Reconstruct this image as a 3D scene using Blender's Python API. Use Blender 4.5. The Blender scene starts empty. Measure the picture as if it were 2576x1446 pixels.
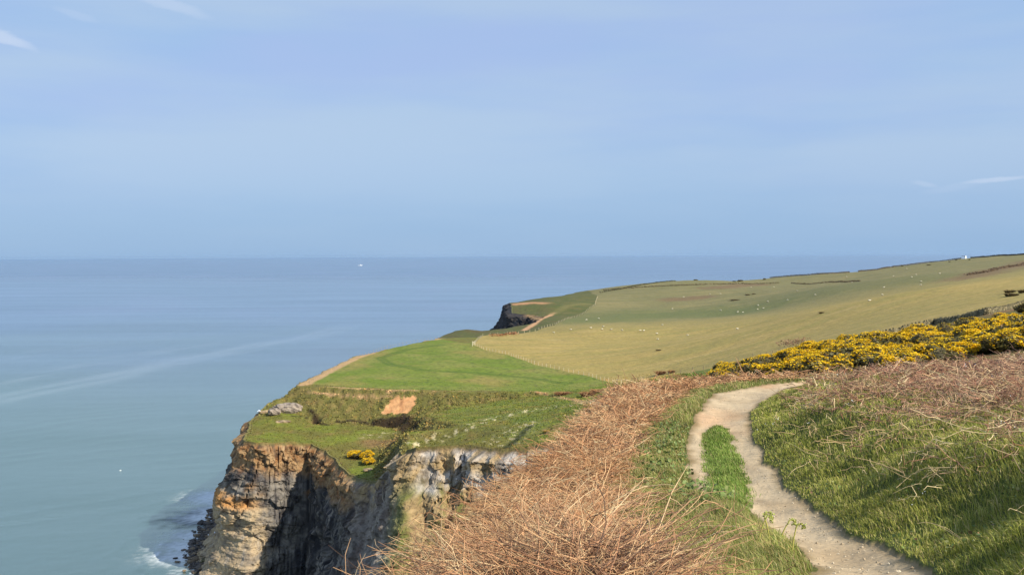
import bpy, math, random
import numpy as np
from mathutils import Matrix, Vector
from mathutils.geometry import delaunay_2d_cdt

random.seed(7)
RNG = np.random.default_rng(11)
C = bpy.context.scene.collection
SEA = -75.0

# ------------------------------------------------------------------ camera model
# The eye is the origin: x right, y ahead, z up.  Points below are read off the photograph
# at 2575 x 1446 and given their own distance, so every one is a place in the world.
F = 2500.0
CU, CV = 1287.5, 723.0
PITCH = math.atan(80.0 / F)
ROLL = 0.0056
_fw = np.array([0, math.cos(PITCH), -math.sin(PITCH)])
_u0 = np.array([0, math.sin(PITCH), math.cos(PITCH)])
_rt = np.array([math.cos(ROLL), 0, 0]) - math.sin(ROLL) * _u0
_up = np.array([math.sin(ROLL), 0, 0]) + math.cos(ROLL) * _u0


def ray(u, v):
    d = _fw + _rt * ((u - CU) / F) + _up * ((CV - v) / F)
    return d / d[1]


def at(u, v, D):
    return ray(u, v) * D


def at_z(u, v, z):
    r = ray(u, v)
    return r * (z / r[2])


# ------------------------------------------------------------------ noise
def _h(ix, iy, seed):
    h = (ix.astype(np.int64) * 374761393 + iy.astype(np.int64) * 668265263 + seed * 974634777) & 0xFFFFFFFF
    h = ((h ^ (h >> 13)) * 1274126177) & 0xFFFFFFFF
    h = (h ^ (h >> 16)) & 0xFFFFFFFF
    h = (h * 2246822519) & 0xFFFFFFFF
    return (h ^ (h >> 15)) & 0xFFFFFFFF


def perlin(x, y, seed=0):
    x = np.asarray(x, float); y = np.asarray(y, float)
    ix = np.floor(x); iy = np.floor(y)
    fx = x - ix; fy = y - iy
    ux = fx * fx * fx * (fx * (fx * 6 - 15) + 10)
    uy = fy * fy * fy * (fy * (fy * 6 - 15) + 10)

    def g(dx, dy):
        a = _h(ix + dx, iy + dy, seed) * (2 * math.pi / 4294967296.0)
        return np.cos(a) * (fx - dx) + np.sin(a) * (fy - dy)
    a = g(0, 0); b = g(1, 0); c = g(0, 1); d = g(1, 1)
    return 1.45 * ((a + (b - a) * ux) * (1 - uy) + (c + (d - c) * ux) * uy)


def fbm(x, y, o=4, seed=0, gain=0.5):
    s = 0; a = 1.0; t = 0
    x = np.asarray(x, float); y = np.asarray(y, float)
    for k in range(o):
        s = s + a * perlin(x, y, seed + 17 * k); t += a
        x = x * 2.03 + 5.1; y = y * 2.03 + 9.7; a *= gain
    return s / t * 1.3


def cells(x, y, seed=0):
    """nearest and second nearest distance to jittered cell points, and the nearest cell's random value"""
    ix = np.floor(x); iy = np.floor(y)
    d1 = np.full(np.shape(x), 9.0); d2 = np.full(np.shape(x), 9.0); val = np.zeros(np.shape(x))
    for a in (-1, 0, 1):
        for b in (-1, 0, 1):
            h = _h(ix + a, iy + b, seed)
            px = ix + a + (h & 0xFFFF) / 65536.0
            py = iy + b + ((h >> 16) & 0xFFFF) / 65536.0
            d = np.hypot(px - x, py - y)
            n = d < d1
            d2 = np.where(n, d1, np.minimum(d2, d))
            val = np.where(n, ((h * 2654435761) & 0xFFFF) / 65536.0, val)
            d1 = np.where(n, d, d1)
    return d1, d2, val


def smooth(a, b, x):
    t = np.clip((x - a) / (b - a), 0, 1)
    return t * t * (3 - 2 * t)


def mix(a, b, t):
    t = np.asarray(t)[..., None] if np.ndim(a) + np.ndim(b) > 0 and np.ndim(t) > 0 else t
    return np.asarray(a) * (1 - t) + np.asarray(b) * t


def S(r, g, b):
    c = np.array([r, g, b]) / 255.0
    return np.where(c <= 0.04045, c / 12.92, ((c + 0.055) / 1.055) ** 2.4)


# ------------------------------------------------------------------ objects
def tag(o, label=None, cat=None, group=None, kind=None):
    if label: o['label'] = label
    if cat: o['category'] = cat
    if group: o['group'] = group
    if kind: o['kind'] = kind
    return o


def npmesh(name, V, quads=None, tris=None, col=None, smoothf=True):
    me = bpy.data.meshes.new(name)
    V = np.asarray(V, np.float32).reshape(-1, 3)
    quads = np.zeros((0, 4), np.int32) if quads is None else np.asarray(quads, np.int32).reshape(-1, 4)
    tris = np.zeros((0, 3), np.int32) if tris is None else np.asarray(tris, np.int32).reshape(-1, 3)
    nl = quads.size + tris.size
    me.vertices.add(len(V)); me.vertices.foreach_set('co', V.ravel())
    me.loops.add(nl)
    me.loops.foreach_set('vertex_index', np.concatenate([quads.ravel(), tris.ravel()]).astype(np.int32))
    npoly = len(quads) + len(tris)
    me.polygons.add(npoly)
    st = np.concatenate([np.arange(len(quads)) * 4, quads.size + np.arange(len(tris)) * 3]).astype(np.int32)
    me.polygons.foreach_set('loop_start', st)
    me.polygons.foreach_set('use_smooth', np.full(npoly, smoothf, bool))
    me.update(calc_edges=True)
    if col is not None:
        a = me.color_attributes.new('col', 'FLOAT_COLOR', 'POINT')
        c = np.ones((len(V), 4), np.float32); c[:, :3] = np.clip(col, 0, 1)
        a.data.foreach_set('color', c.ravel())
    return me


def link(name, me, mat=None, parent=None, loc=None):
    o = bpy.data.objects.new(name, me); C.objects.link(o)
    if mat is not None and me is not None and len(me.materials) == 0: me.materials.append(mat)
    if parent is not None: o.parent = parent
    if loc is not None: o.location = loc
    return o


def empty(name, loc, rz=0.0):
    o = bpy.data.objects.new(name, None); C.objects.link(o)
    o.empty_display_size = 0.3
    o.location = loc; o.rotation_euler = (0, 0, rz)
    return o


def copy_tree(o, parent=None):
    c = o.copy(); C.objects.link(c)
    if parent is not None: c.parent = parent
    for ch in list(o.children): copy_tree(ch, c)
    return c


class MB:
    def __init__(s): s.v = []; s.q = []; s.t = []; s.c = []; s.n = 0

    def add(s, V, q=None, t=None, col=(.5, .5, .5)):
        V = np.asarray(V, float).reshape(-1, 3)
        s.v.append(V)
        col = np.asarray(col, float)
        s.c.append(np.broadcast_to(col, V.shape) if col.ndim == 1 else col)
        if q is not None and len(q): s.q.append(np.asarray(q).reshape(-1, 4) + s.n)
        if t is not None and len(t): s.t.append(np.asarray(t).reshape(-1, 3) + s.n)
        s.n += len(V)

    def box(s, c, size, col=(.5, .5, .5), rz=0.0, taper=1.0, jit=0.0):
        sx, sy, sz = np.array(size) / 2
        V = np.array([[-sx, -sy, -sz], [sx, -sy, -sz], [sx, sy, -sz], [-sx, sy, -sz],
                      [-sx * taper, -sy * taper, sz], [sx * taper, -sy * taper, sz], [sx * taper, sy * taper, sz], [-sx * taper, sy * taper, sz]])
        if jit: V = V + RNG.uniform(-jit, jit, V.shape)
        ca, sa = math.cos(rz), math.sin(rz)
        V = np.stack([V[:, 0] * ca - V[:, 1] * sa, V[:, 0] * sa + V[:, 1] * ca, V[:, 2]], 1) + np.array(c)
        s.add(V, [[0, 3, 2, 1], [4, 5, 6, 7], [0, 1, 5, 4], [1, 2, 6, 5], [2, 3, 7, 6], [3, 0, 4, 7]], None, col)

    def mesh(s, name, smoothf=True):
        return npmesh(name, np.concatenate(s.v), np.concatenate(s.q) if s.q else None,
                      np.concatenate(s.t) if s.t else None, np.concatenate(s.c), smoothf)

    def build(s, name, mat, parent=None, smoothf=True, loc=None):
        return link(name, s.mesh(name, smoothf), mat, parent, loc)


def tubes(mb, P, R, col, sides=3):
    """P (N,K,3) centre lines, R (N,K) radii, col (N,3) or (N,K,3)"""
    P = np.asarray(P, float); N, K, _ = P.shape
    if N == 0: return
    R = np.broadcast_to(R, (N, K))
    T = np.gradient(P, axis=1); T /= np.linalg.norm(T, axis=2, keepdims=True) + 1e-9
    ref = np.where(np.abs(T[:, :1, 2:3]) > 0.8, np.array([1., 0, 0]), np.array([0, 0, 1.]))
    ref = np.broadcast_to(ref, T.shape)
    A = np.cross(T, ref); A /= np.linalg.norm(A, axis=2, keepdims=True) + 1e-9
    B = np.cross(T, A)
    ang = np.arange(sides) * 2 * math.pi / sides
    V = P[:, :, None, :] + R[:, :, None, None] * (A[:, :, None, :] * np.cos(ang)[None, None, :, None] + B[:, :, None, :] * np.sin(ang)[None, None, :, None])
    idx = np.arange(N * K * sides).reshape(N, K, sides)
    nx = np.roll(idx, -1, axis=2)
    q = np.stack([idx[:, :-1], nx[:, :-1], nx[:, 1:], idx[:, 1:]], -1).reshape(-1, 4)
    col = np.asarray(col, float)
    if col.ndim == 1: col = np.broadcast_to(col, (N, 3))
    if col.ndim == 2: col = np.broadcast_to(col[:, None, :], (N, K, 3))
    cc = np.broadcast_to(col[:, :, None, :], (N, K, sides, 3)).reshape(-1, 3)
    mb.add(V.reshape(-1, 3), q, None, cc)


def blades(mb, B, L, W, yaw, lean, leanyaw, col, tipcol=None):
    """grass blades: base points (N,3); each a bent tapering strip of five vertices"""
    N = len(B)
    if N == 0: return
    d = np.stack([np.cos(leanyaw), np.sin(leanyaw)], 1)
    side = np.stack([np.cos(yaw), np.sin(yaw), np.zeros(N)], 1) * (W / 2)[:, None]
    mid = B + np.concatenate([d * (L * lean * .3)[:, None], (L * .6)[:, None]], 1)
    tip = B + np.concatenate([d * (L * lean)[:, None], (L * np.sqrt(np.clip(1.05 - lean * lean, .1, 1)))[:, None]], 1)
    V = np.stack([B - side, B + side, mid + side * .75, mid - side * .75, tip], 1)
    o = (np.arange(N) * 5)[:, None]
    if tipcol is None: tipcol = col
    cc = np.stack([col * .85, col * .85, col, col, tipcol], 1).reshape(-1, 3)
    mb.add(V.reshape(-1, 3), o + np.array([0, 1, 2, 3]), o + np.array([3, 2, 4]), cc)


def cards(mb, P, size, col, up=0.0):
    """small leaf-sized quads at P facing every way"""
    N = len(P)
    n = RNG.normal(size=(N, 3)); n[:, 2] += up
    n /= np.linalg.norm(n, axis=1, keepdims=True)
    r = RNG.normal(size=(N, 3))
    a = np.cross(n, r); a /= np.linalg.norm(a, axis=1, keepdims=True) + 1e-9
    b = np.cross(n, a)
    s = np.broadcast_to(size, (N,))[:, None] * .5
    asp = RNG.uniform(.5, 1, (N, 1))
    V = np.stack([P - a * s, P - b * s * asp, P + a * s, P + b * s * asp], 1)
    o = (np.arange(N) * 4)[:, None]
    mb.add(V.reshape(-1, 3), o + np.array([0, 1, 2, 3]), None, np.repeat(np.broadcast_to(col, (N, 3)), 4, axis=0))


# ------------------------------------------------------------------ materials
def newmat(name):
    m = bpy.data.materials.new(name); m.use_nodes = True
    nt = m.node_tree; nt.nodes.clear()
    out = nt.nodes.new('ShaderNodeOutputMaterial')
    return m, nt, out


def vmat(name, rough=0.9, nscale=3.0, namp=0.25, bump=0.0, bscale=20.0, bdist=0.05, spec=0.2, trans=0.0, detail=6.0, stretch=None):
    """colour from the mesh attribute, broken up by a 3-D noise in object space"""
    m, nt, out = newmat(name); N = nt.nodes; Lk = nt.links.new
    at_ = N.new('ShaderNodeAttribute'); at_.attribute_name = 'col'
    tc = N.new('ShaderNodeTexCoord')
    vec = tc.outputs['Object']
    if stretch:
        mp = N.new('ShaderNodeMapping'); mp.inputs['Scale'].default_value = stretch
        Lk(vec, mp.inputs['Vector']); vec = mp.outputs['Vector']
    nz = N.new('ShaderNodeTexNoise'); nz.inputs['Scale'].default_value = nscale
    nz.inputs['Detail'].default_value = detail; nz.inputs['Roughness'].default_value = .65
    Lk(vec, nz.inputs['Vector'])
    mr = N.new('ShaderNodeMapRange')
    mr.inputs['From Min'].default_value = .25; mr.inputs['From Max'].default_value = .75
    mr.inputs['To Min'].default_value = 1 - namp; mr.inputs['To Max'].default_value = 1 + namp
    Lk(nz.outputs['Fac'], mr.inputs['Value'])
    vm = N.new('ShaderNodeVectorMath'); vm.operation = 'SCALE'
    Lk(at_.outputs['Color'], vm.inputs[0]); Lk(mr.outputs['Result'], vm.inputs['Scale'])
    bs = N.new('ShaderNodeBsdfPrincipled')
    bs.inputs['Roughness'].default_value = rough; bs.inputs['Specular IOR Level'].default_value = spec
    Lk(vm.outputs['Vector'], bs.inputs['Base Color'])
    if bump:
        nb = N.new('ShaderNodeTexNoise'); nb.inputs['Scale'].default_value = bscale; nb.inputs['Detail'].default_value = 5
        Lk(vec, nb.inputs['Vector'])
        bp = N.new('ShaderNodeBump'); bp.inputs['Strength'].default_value = bump; bp.inputs['Distance'].default_value = bdist
        Lk(nb.outputs['Fac'], bp.inputs['Height']); Lk(bp.outputs['Normal'], bs.inputs['Normal'])
    sh = bs.outputs['BSDF']
    if trans:
        tr = N.new('ShaderNodeBsdfTranslucent'); Lk(vm.outputs['Vector'], tr.inputs['Color'])
        mx = N.new('ShaderNodeMixShader'); mx.inputs['Fac'].default_value = trans
        Lk(sh, mx.inputs[1]); Lk(tr.outputs['BSDF'], mx.inputs[2]); sh = mx.outputs['Shader']
    Lk(sh, out.inputs['Surface'])
    return m


M = {}
M['soil'] = vmat('path_earth', .95, 4, .2, .5, 20, .03, detail=9)
M['turf'] = vmat('turf', .95, 1.6, .3, .6, 9, .06)
M['turf_far'] = vmat('turf_far', .95, .8, .34, .5, 1.8, .3, detail=8)
M['rock'] = vmat('cliff_rock', .9, 1.3, .35, .8, 2.2, .35)
M['stone'] = vmat('stone', .9, 6, .3, .6, 14, .04)
M['grass'] = vmat('grass_blade', .6, 2.2, .25, trans=.3, spec=.3)
M['dead'] = vmat('dead_bracken', .75, 5, .22, trans=.08, spec=.25)
M['leaf'] = vmat('leaf', .6, 1.4, .3, trans=.2, spec=.3)
M['petal'] = vmat('petal', .7, 1.5, .12, trans=.25)
M['wood'] = vmat('weathered_wood', .85, 8, .25)
M['wool'] = vmat('wool', .95, 6, .1)
M['paint'] = vmat('painted', .5, 3, .05, spec=.4)
# ------------------------------------------------------------------ ground shape: near part
_rows = [(1446, 6.0), (1400, 7.1), (1350, 8.5), (1290, 10.5), (1240, 12.3), (1160, 15.5), (1100, 18), (1040, 21.5), (990, 26), (968, 29.5)]
_Ru = [2345, 2240, 2140, 2062, 1995, 1922, 1893, 1883, 1950, 2035]
_Lu = [2075, 2010, 1962, 1880, 1756, 1724, 1728, 1752, 1795, 1915]
pD = np.array([-12, 0, 2, 4] + [r[1] for r in _rows] + [33, 40, 60.])
pR = np.array([.6, 1.0, 1.55, 2.05] + [at(u, r[0], r[1])[0] for u, r in zip(_Ru, _rows)] + [12.0, 17.5, 30.])
pL = np.array([-.2, .2, .8, 1.4] + [at(u, r[0], r[1])[0] for u, r in zip(_Lu, _rows)] + [11.2, 16.8, 29.])
pZ = np.array([-1.5, -1.62, -1.66, -1.75] + [at(1900, r[0], r[1])[2] for r in _rows] + [-4.15, -4.6, -6])
_sr = [(1072, 19.4), (1100, 18), (1160, 15.5), (1240, 12.3), (1286, 10.7)]
sD = np.array([r[1] for r in _sr][::-1])
sL = np.array([at(u, r[0], r[1])[0] for u, r in zip([1786, 1776, 1781, 1790, 1860], _sr)][::-1])
sR = np.array([at(u, r[0], r[1])[0] for u, r in zip([1820, 1838, 1852, 1884, 1880], _sr)][::-1])
cD = np.array([-12, 0, 3, 5, 9, 16, 22, 30, 45, 60.])
cX = np.array([-2.4, -1.55, -.95, -.6, -.2, .74, 1.75, 3.2, 5.6, 8.])
cZ = np.array([-1.6, -1.75, -1.9, -2.08, -2.72, -3.5, -3.88, -4.28, -5.6, -8])
hD = np.array([0, 5, 9, 14, 18, 21.5, 26, 30, 60.])
hS = np.array([.6, .62, .66, .7, .56, .44, .31, .14, 0])


def wig(y, k):
    return .10 * perlin(np.asarray(y) * .55, np.zeros(np.shape(y)) + k, 5) + .07 * perlin(np.asarray(y) * 1.7, np.zeros(np.shape(y)) + k, 6) + .05 * perlin(np.asarray(y) * 4.3, np.zeros(np.shape(y)) + k, 7)


def near_parts(x, y):
    xR = np.interp(y, pD, pR) + wig(y, 1.3); xL = np.interp(y, pD, pL) + wig(y, 7.7)
    return xR, xL, np.interp(y, pD, pZ), np.interp(y, cD, cX), np.interp(y, cD, cZ)


def strip_in(x, y):
    jag = .07 * perlin(np.asarray(y) * 4.5, np.zeros(np.shape(y)) + 2.2, 8) + .05 * perlin(np.asarray(y) * 9, np.zeros(np.shape(y)) + 1.2, 8)
    a = np.interp(y, sD, sL) + wig(y, 3.1) + jag; b = np.interp(y, sD, sR) + wig(y, 4.9) - 1.3 * jag
    d = np.minimum(x - a, b - x)
    return np.where((y > sD[0]) & (y < sD[-1]), d, -9.0)


def H_near(x, y):
    xR, xL, zP, xC, zC = near_parts(x, y)
    off = x - xR
    rise = np.interp(y, hD, hS) * smooth(-.2, 1.7, off) + np.interp(y, [0, 14, 18, 22, 26, 30], [.185, .185, .165, .105, .07, .03]) * np.clip(off - .7, 0, 4.5) + .04 * np.clip(off - 5.2, 0, 30)
    bank = rise + smooth(0, .6, off) * (.07 * fbm(x * .9, y * .9, 3, 3) + .16 * fbm(x * .33, y * .33, 2, 4))
    # path surface: two worn ruts and a raised green strip
    s = strip_in(x, y)
    pth = -.05 * np.sin(np.clip((x - xL) / np.maximum(xR - xL, .2), 0, 1) * math.pi) + .045 * fbm(x * 1.4, y * 1.0, 5, 9) * smooth(0, .2, np.minimum(x - xL, xR - x)) + .06 * smooth(-.05, .2, s)
    lt = np.clip((xL - x) / np.maximum(xL - xC, .3), 0, 1)
    left = .10 * smooth(0, .3, xL - x) + (zC - zP) * lt + smooth(0, .5, xL - x) * .09 * fbm(x * .8, y * .8, 3, 12)
    d = np.clip(xC - x, 0, None)
    left = left - 1.25 * np.clip(d - .15, 0, None) - .5 * smooth(0, .8, d)
    z = zP + np.where(off > 0, bank, np.where(x < xL, left, pth))
    z = z + .22 * np.exp(-((x - .35) / .7) ** 2 - ((y - 4.5) / .9) ** 2) - .10 * smooth(6.5, 5, y) * smooth(.3, -.5, x)
    return z


# ------------------------------------------------------------------ ground shape: the wide upland (thin plate spline)
_up_pts = [(770, 965, 281), (1110, 852, 441), (1190, 868, 405), (1565, 966, 272), (1350, 985, 257), (1000, 978, 270), (1000, 920, 325),
           (1300, 840, 470), (1480, 828, 480), (1560, 880, 372), (1740, 848, 430), (1850, 828, 440), (2235, 744, 330), (2235, 840, 152),
           (2235, 700, 650), (2235, 690, 800), (2235, 674, 985),
           (1850, 908, 230), (1850, 802, 520), (1850, 789, 610), (1850, 750, 720), (1850, 713, 880), (1850, 708, 950),
           (1560, 838, 470), (1560, 800, 600), (1560, 770, 700), (1560, 740, 800), (1560, 724, 880),
           (1400, 843, 470), (1400, 800, 600), (1400, 770, 680), (1400, 748, 780), (1300, 764, 700), (1330, 778, 675), (1345, 792, 652),
           (2430, 805, 142), (2430, 760, 225), (2430, 720, 400), (2430, 680, 700), (2430, 651, 1000),
           (2575, 772, 132), (2575, 735, 220), (2575, 700, 400), (2575, 667, 700), (2575, 642, 1000), (2800, 632, 1000), (2800, 700, 350), (2800, 745, 130),
           (2050, 872, 192), (2050, 820, 300), (2050, 780, 430), (2050, 740, 620), (2050, 713, 850), (2050, 691, 965),
           (1500, 737, 860), (1600, 716, 905), (1750, 705, 935), (1950, 699, 960), (2150, 685, 980),
           (1180, 838, 480), (1250, 840, 490), (1700, 938, 254),
           (1800, 952, 65), (2000, 947, 56), (2300, 918, 50), (2575, 875, 45), (2800, 845, 44), (2100, 905, 105), (2400, 862, 85)]
_P = [at(*p) for p in _up_pts]
_P += [np.array(p) for p in [(16, 165, -26.), (11, 90, -13.2), (7, 50, -7.6), (-10, 190, -33), (-40, 240, -35.5), (40, 100, -10.6), (15, 60, -8.2),
                             (-60, 240, -36), (-60, 330, -36.6), (60, 1120, -48), (200, 1120, -40), (380, 1120, -26), (700, 1120, -8), (-10, 900, -40), (20, 1000, -46),
                             (560, 500, 2), (500, 150, 6), (250, 60, 3), (120, 40, 0.5), (-20, 600, -38), (-10, 760, -37)]]
for _x, _y in [(3.4, 31), (6, 32), (9, 33), (12, 33), (17, 31), (24, 30)]:
    _P.append(np.array([_x, _y, float(H_near(np.array([_x]), np.array([_y]))[0])]))
_P = np.array(_P)


def _k(r2): return np.where(r2 > 1e-12, r2 * np.log(r2 + 1e-12), 0)


_pc = _P[:, :2] / 100.0
_n = len(_pc)
_A = np.zeros((_n + 3, _n + 3))
_A[:_n, :_n] = _k(((_pc[:, None] - _pc[None]) ** 2).sum(-1)) + np.eye(_n) * 2e-4
_A[:_n, _n] = 1; _A[:_n, _n + 1:] = _pc; _A[_n:, :_n] = _A[:_n, _n:].T
_w = np.linalg.solve(_A, np.concatenate([_P[:, 2], np.zeros(3)]))


_UX, _UY = np.meshgrid(np.arange(-92, 646, 2.0), np.arange(20, 1136, 2.0))
_UZ = _w[_n] + _w[_n + 1] * _UX / 100 + _w[_n + 2] * _UY / 100
for _i in range(_n):
    _UZ += _w[_i] * _k((_UX / 100 - _pc[_i, 0]) ** 2 + (_UY / 100 - _pc[_i, 1]) ** 2)
_UZ = np.clip(_UZ, -60, 14)


def grid_at(G, x0, y0, st, x, y):
    """smooth (quadratic B-spline) look-up in a regular grid"""
    h, w = G.shape
    fx = np.clip((x - x0) / st, 1, w - 2.01); fy = np.clip((y - y0) / st, 1, h - 2.01)
    ix = np.floor(fx + .5).astype(int); iy = np.floor(fy + .5).astype(int)
    tx = fx - ix; ty = fy - iy
    wx = (.5 * (.5 - tx) ** 2, .75 - tx * tx, .5 * (.5 + tx) ** 2)
    wy = (.5 * (.5 - ty) ** 2, .75 - ty * ty, .5 * (.5 + ty) ** 2)
    z = 0
    for j in (-1, 0, 1):
        for i in (-1, 0, 1):
            z = z + G[iy + j, ix + i] * (wx[i + 1] * wy[j + 1])
    return z


def H_up(x, y):
    return grid_at(_UZ, -92.0, 20.0, 2.0, np.clip(x, -90, 640), np.clip(y, 22, 1130))


# ------------------------------------------------------------------ lower headland: how far it lies below the upland
_hd = [(605, 1105, 235), (640, 1112, 231), (700, 1113, 233.3), (780, 1115, 236), (700, 1080, 250), (850, 1100, 243), (835, 1150, 224), (865, 1185, 213.6), (890, 1205, 208),
       (910, 1145, 229), (960, 1112, 240), (622, 1075, 251), (645, 1048, 263), (688, 1024, 266),
       (720, 1037, 266.5), (760, 1047, 264), (800, 1063, 261.5), (900, 1061, 261.5), (1000, 1078, 256), (1040, 1074, 253), (720, 1047, 261), (800, 1072, 256),
       (950, 1170, 215), (1000, 1105, 229), (1030, 1082, 246), (952, 1214, 200), (985, 1180, 195), (1003, 1152, 189), (1045, 1122, 178), (1022, 1085, 200), (1062, 1045, 222),
       (1150, 1022, 234), (1300, 1001, 246), (1400, 996, 250), (1150, 1070, 205), (1300, 1060, 200), (1300, 1090, 186), (1450, 1040, 195), (1480, 1015, 212),
       (1150, 1118, 178), (1280, 1130, 172), (1400, 1120, 168), (1470, 1080, 172), (1530, 1040, 165)]
_hp = [at(*p) for p in _hd]
_hp += [np.array(p) for p in [(-20, 247, -42.6), (-12, 249, -41.6), (-3, 252, -39.8), (6, 253, -37.4), (-22, 150, -34), (0, 140, -33), (-40, 190, -47), (-80, 230, -45), (-85, 262, -44), (-60, 215, -46)]]
_hz = np.array([p[2] for p in _hp]); _hx = np.array([p[:2] for p in _hp])
_hdelta = list(H_up(_hx[:, 0], _hx[:, 1]) - _hz)
_edge = [at(*p)[:2] for p in [(690, 990, 279), (735, 972, 277), (780, 975, 273), (900, 980, 270.5), (1000, 985, 268), (1100, 987, 266), (1200, 988, 264), (1300, 988, 261), (1400, 990, 258)]]
_edge += [np.array(p) for p in [(22, 240), (26, 215), (26, 190), (26, 160), (24, 130), (40, 260), (-62, 285), (-85, 290), (-20, 300), (20, 290), (60, 200), (45, 150), (60, 300), (-85, 320), (60, 320), (60, 130), (5, 125)]]
_hx = np.concatenate([_hx, np.array(_edge)]); _hdelta += [0.0] * len(_edge)
_hdelta = np.array(_hdelta)
_hdelta[-len(_edge) + 9:] = np.where(np.arange(len(_edge) - 9) == len(_edge) - 10, 6.0, 0.0)
_r = delaunay_2d_cdt([Vector(p) for p in _hx], [], [], 0, 1e-4)
_tv = np.array([v[:] for v in _r[0]])
_td = _hdelta[[o[0] for o in _r[3]]]
GX0, GY0, GS = -90.0, 122.0, 0.4
GW, GH = int(155 / GS), int(200 / GS)
_G = np.zeros((GH, GW))
for f in _r[2]:
    a, b, c = (_tv[i] for i in f); da, db, dc = (_td[i] for i in f)
    x0 = max(int((min(a[0], b[0], c[0]) - GX0) / GS), 0); x1 = min(int((max(a[0], b[0], c[0]) - GX0) / GS) + 2, GW)
    y0 = max(int((min(a[1], b[1], c[1]) - GY0) / GS), 0); y1 = min(int((max(a[1], b[1], c[1]) - GY0) / GS) + 2, GH)
    if x1 <= x0 or y1 <= y0: continue
    X, Y = np.meshgrid(GX0 + np.arange(x0, x1) * GS, GY0 + np.arange(y0, y1) * GS)
    den = (b[1] - c[1]) * (a[0] - c[0]) + (c[0] - b[0]) * (a[1] - c[1])
    if abs(den) < 1e-9: continue
    l1 = ((b[1] - c[1]) * (X - c[0]) + (c[0] - b[0]) * (Y - c[1])) / den
    l2 = ((c[1] - a[1]) * (X - c[0]) + (a[0] - c[0]) * (Y - c[1])) / den
    l3 = 1 - l1 - l2
    ins = (l1 > -1e-6) & (l2 > -1e-6) & (l3 > -1e-6)
    sub = _G[y0:y1, x0:x1]; sub[ins] = (l1 * da + l2 * db + l3 * dc)[ins]


def _blur(G, n):
    for _ in range(n):
        P_ = np.pad(G, 1, mode='edge'); G = (P_[:-2, 1:-1] + P_[2:, 1:-1] + 2 * P_[1:-1, 1:-1]) / 4
        P_ = np.pad(G, 1, mode='edge'); G = (P_[1:-1, :-2] + P_[1:-1, 2:] + 2 * P_[1:-1, 1:-1]) / 4
    return G


_G = _blur(_G, 5)
_gx, _gy = np.meshgrid(GX0 + np.arange(GW) * GS, GY0 + np.arange(GH) * GS)
_sl = np.hypot(*np.gradient(_G, GS))
_G0 = _G.copy()
# broken ground on the scarp, hollows at its foot
_rough = smooth(.12, .45, _sl) * smooth(-75, -68, _gx)
_G = _G + _rough * (.8 * fbm(_gx / 5, _gy / 4, 4, 31) + .5 * np.abs(perlin(_gx / 1.7, _gy / 2.2, 32)))
for (u, v, D, dep, rx, ry) in [(790, 1050, 261.5, 2.6, 1.3, 2.0), (812, 1067, 259.5, 1.8, 2.6, .8), (1022, 1070, 254.5, 3.2, 2.4, 1.8), (950, 1066, 258.5, 1.7, 5.5, .7), (985, 1056, 258, 1.5, 3, 1.0), (880, 1062, 260, 1.2, 4.5, .6), (1000, 1075, 255.5, 1.6, 4, .7)]:
    p = at(u, v, D)
    q = ((_gx - p[0]) / rx) ** 2 + ((_gy - p[1]) / ry) ** 2
    _G = _G + dep * np.exp(-q ** 2)
# small scarplets below the field edge
for (u0, v0, u1, v1, D, dz) in [(735, 986, 840, 995, 273, .7), (840, 994, 960, 1003, 269.5, .45), (900, 998, 1060, 1002, 268, .3)]:
    a, b = at(u0, v0, D), at(u1, v1, D - 1.2)
    t = np.clip((_gx - a[0]) / (b[0] - a[0]), 0, 1)
    inx = smooth(-1, 1, _gx - a[0]) * smooth(-1, 1, b[0] - _gx)
    yl = a[1] + (b[1] - a[1]) * t + .8 * perlin(_gx / 3, _gx * 0, 77)
    _G = _G + inx * dz * smooth(.5, -.5, _gy - yl) * smooth(-9, -1, _gy - yl)


def delta(x, y):
    fx = np.clip((x - GX0) / GS, 0, GW - 1.001); fy = np.clip((y - GY0) / GS, 0, GH - 1.001)
    ix = fx.astype(int); iy = fy.astype(int); fx = fx - ix; fy = fy - iy
    g = (_G[iy, ix] * (1 - fx) + _G[iy, ix + 1] * fx) * (1 - fy) + (_G[iy + 1, ix] * (1 - fx) + _G[iy + 1, ix + 1] * fx) * fy
    ins = (x > GX0) & (x < GX0 + 154) & (y > GY0) & (y < GY0 + 199)
    return np.where(ins, g, 0)


# ------------------------------------------------------------------ coast line
_coast = np.array([(-6, -40), (-2.6, -5), (-1.6, 2), (-1.1, 5), (-.6, 8), (0, 11), (.4, 15), (1.5, 21), (3.0, 30), (6, 48), (10.5, 90), (14.5, 130), (16.5, 155), (16, 165),
                   (12.6, 172), (7.5, 168), (-.5, 172), (-9.8, 178), (-17.3, 178), (-20.5, 187), (-23, 194), (-27, 201), (-32, 206.5), (-36, 213), (-41, 224), (-48, 236), (-54.8, 233.3), (-59.9, 231),
                   (-64.2, 235), (-67, 248), (-69, 262), (-66, 270), (-61.5, 277), (-61, 290), (-59.5, 335), (-58.5, 368), (-54, 377), (-36, 437), (-31, 470), (-23, 500), (-8, 520), (5, 540),
                   (13, 560), (17, 600), (20, 630), (15, 650), (0, 662), (-1, 690), (-2, 720), (5, 760), (45, 870), (80, 960), (110, 1110), (760, 1140), (760, -40)], float)


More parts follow.
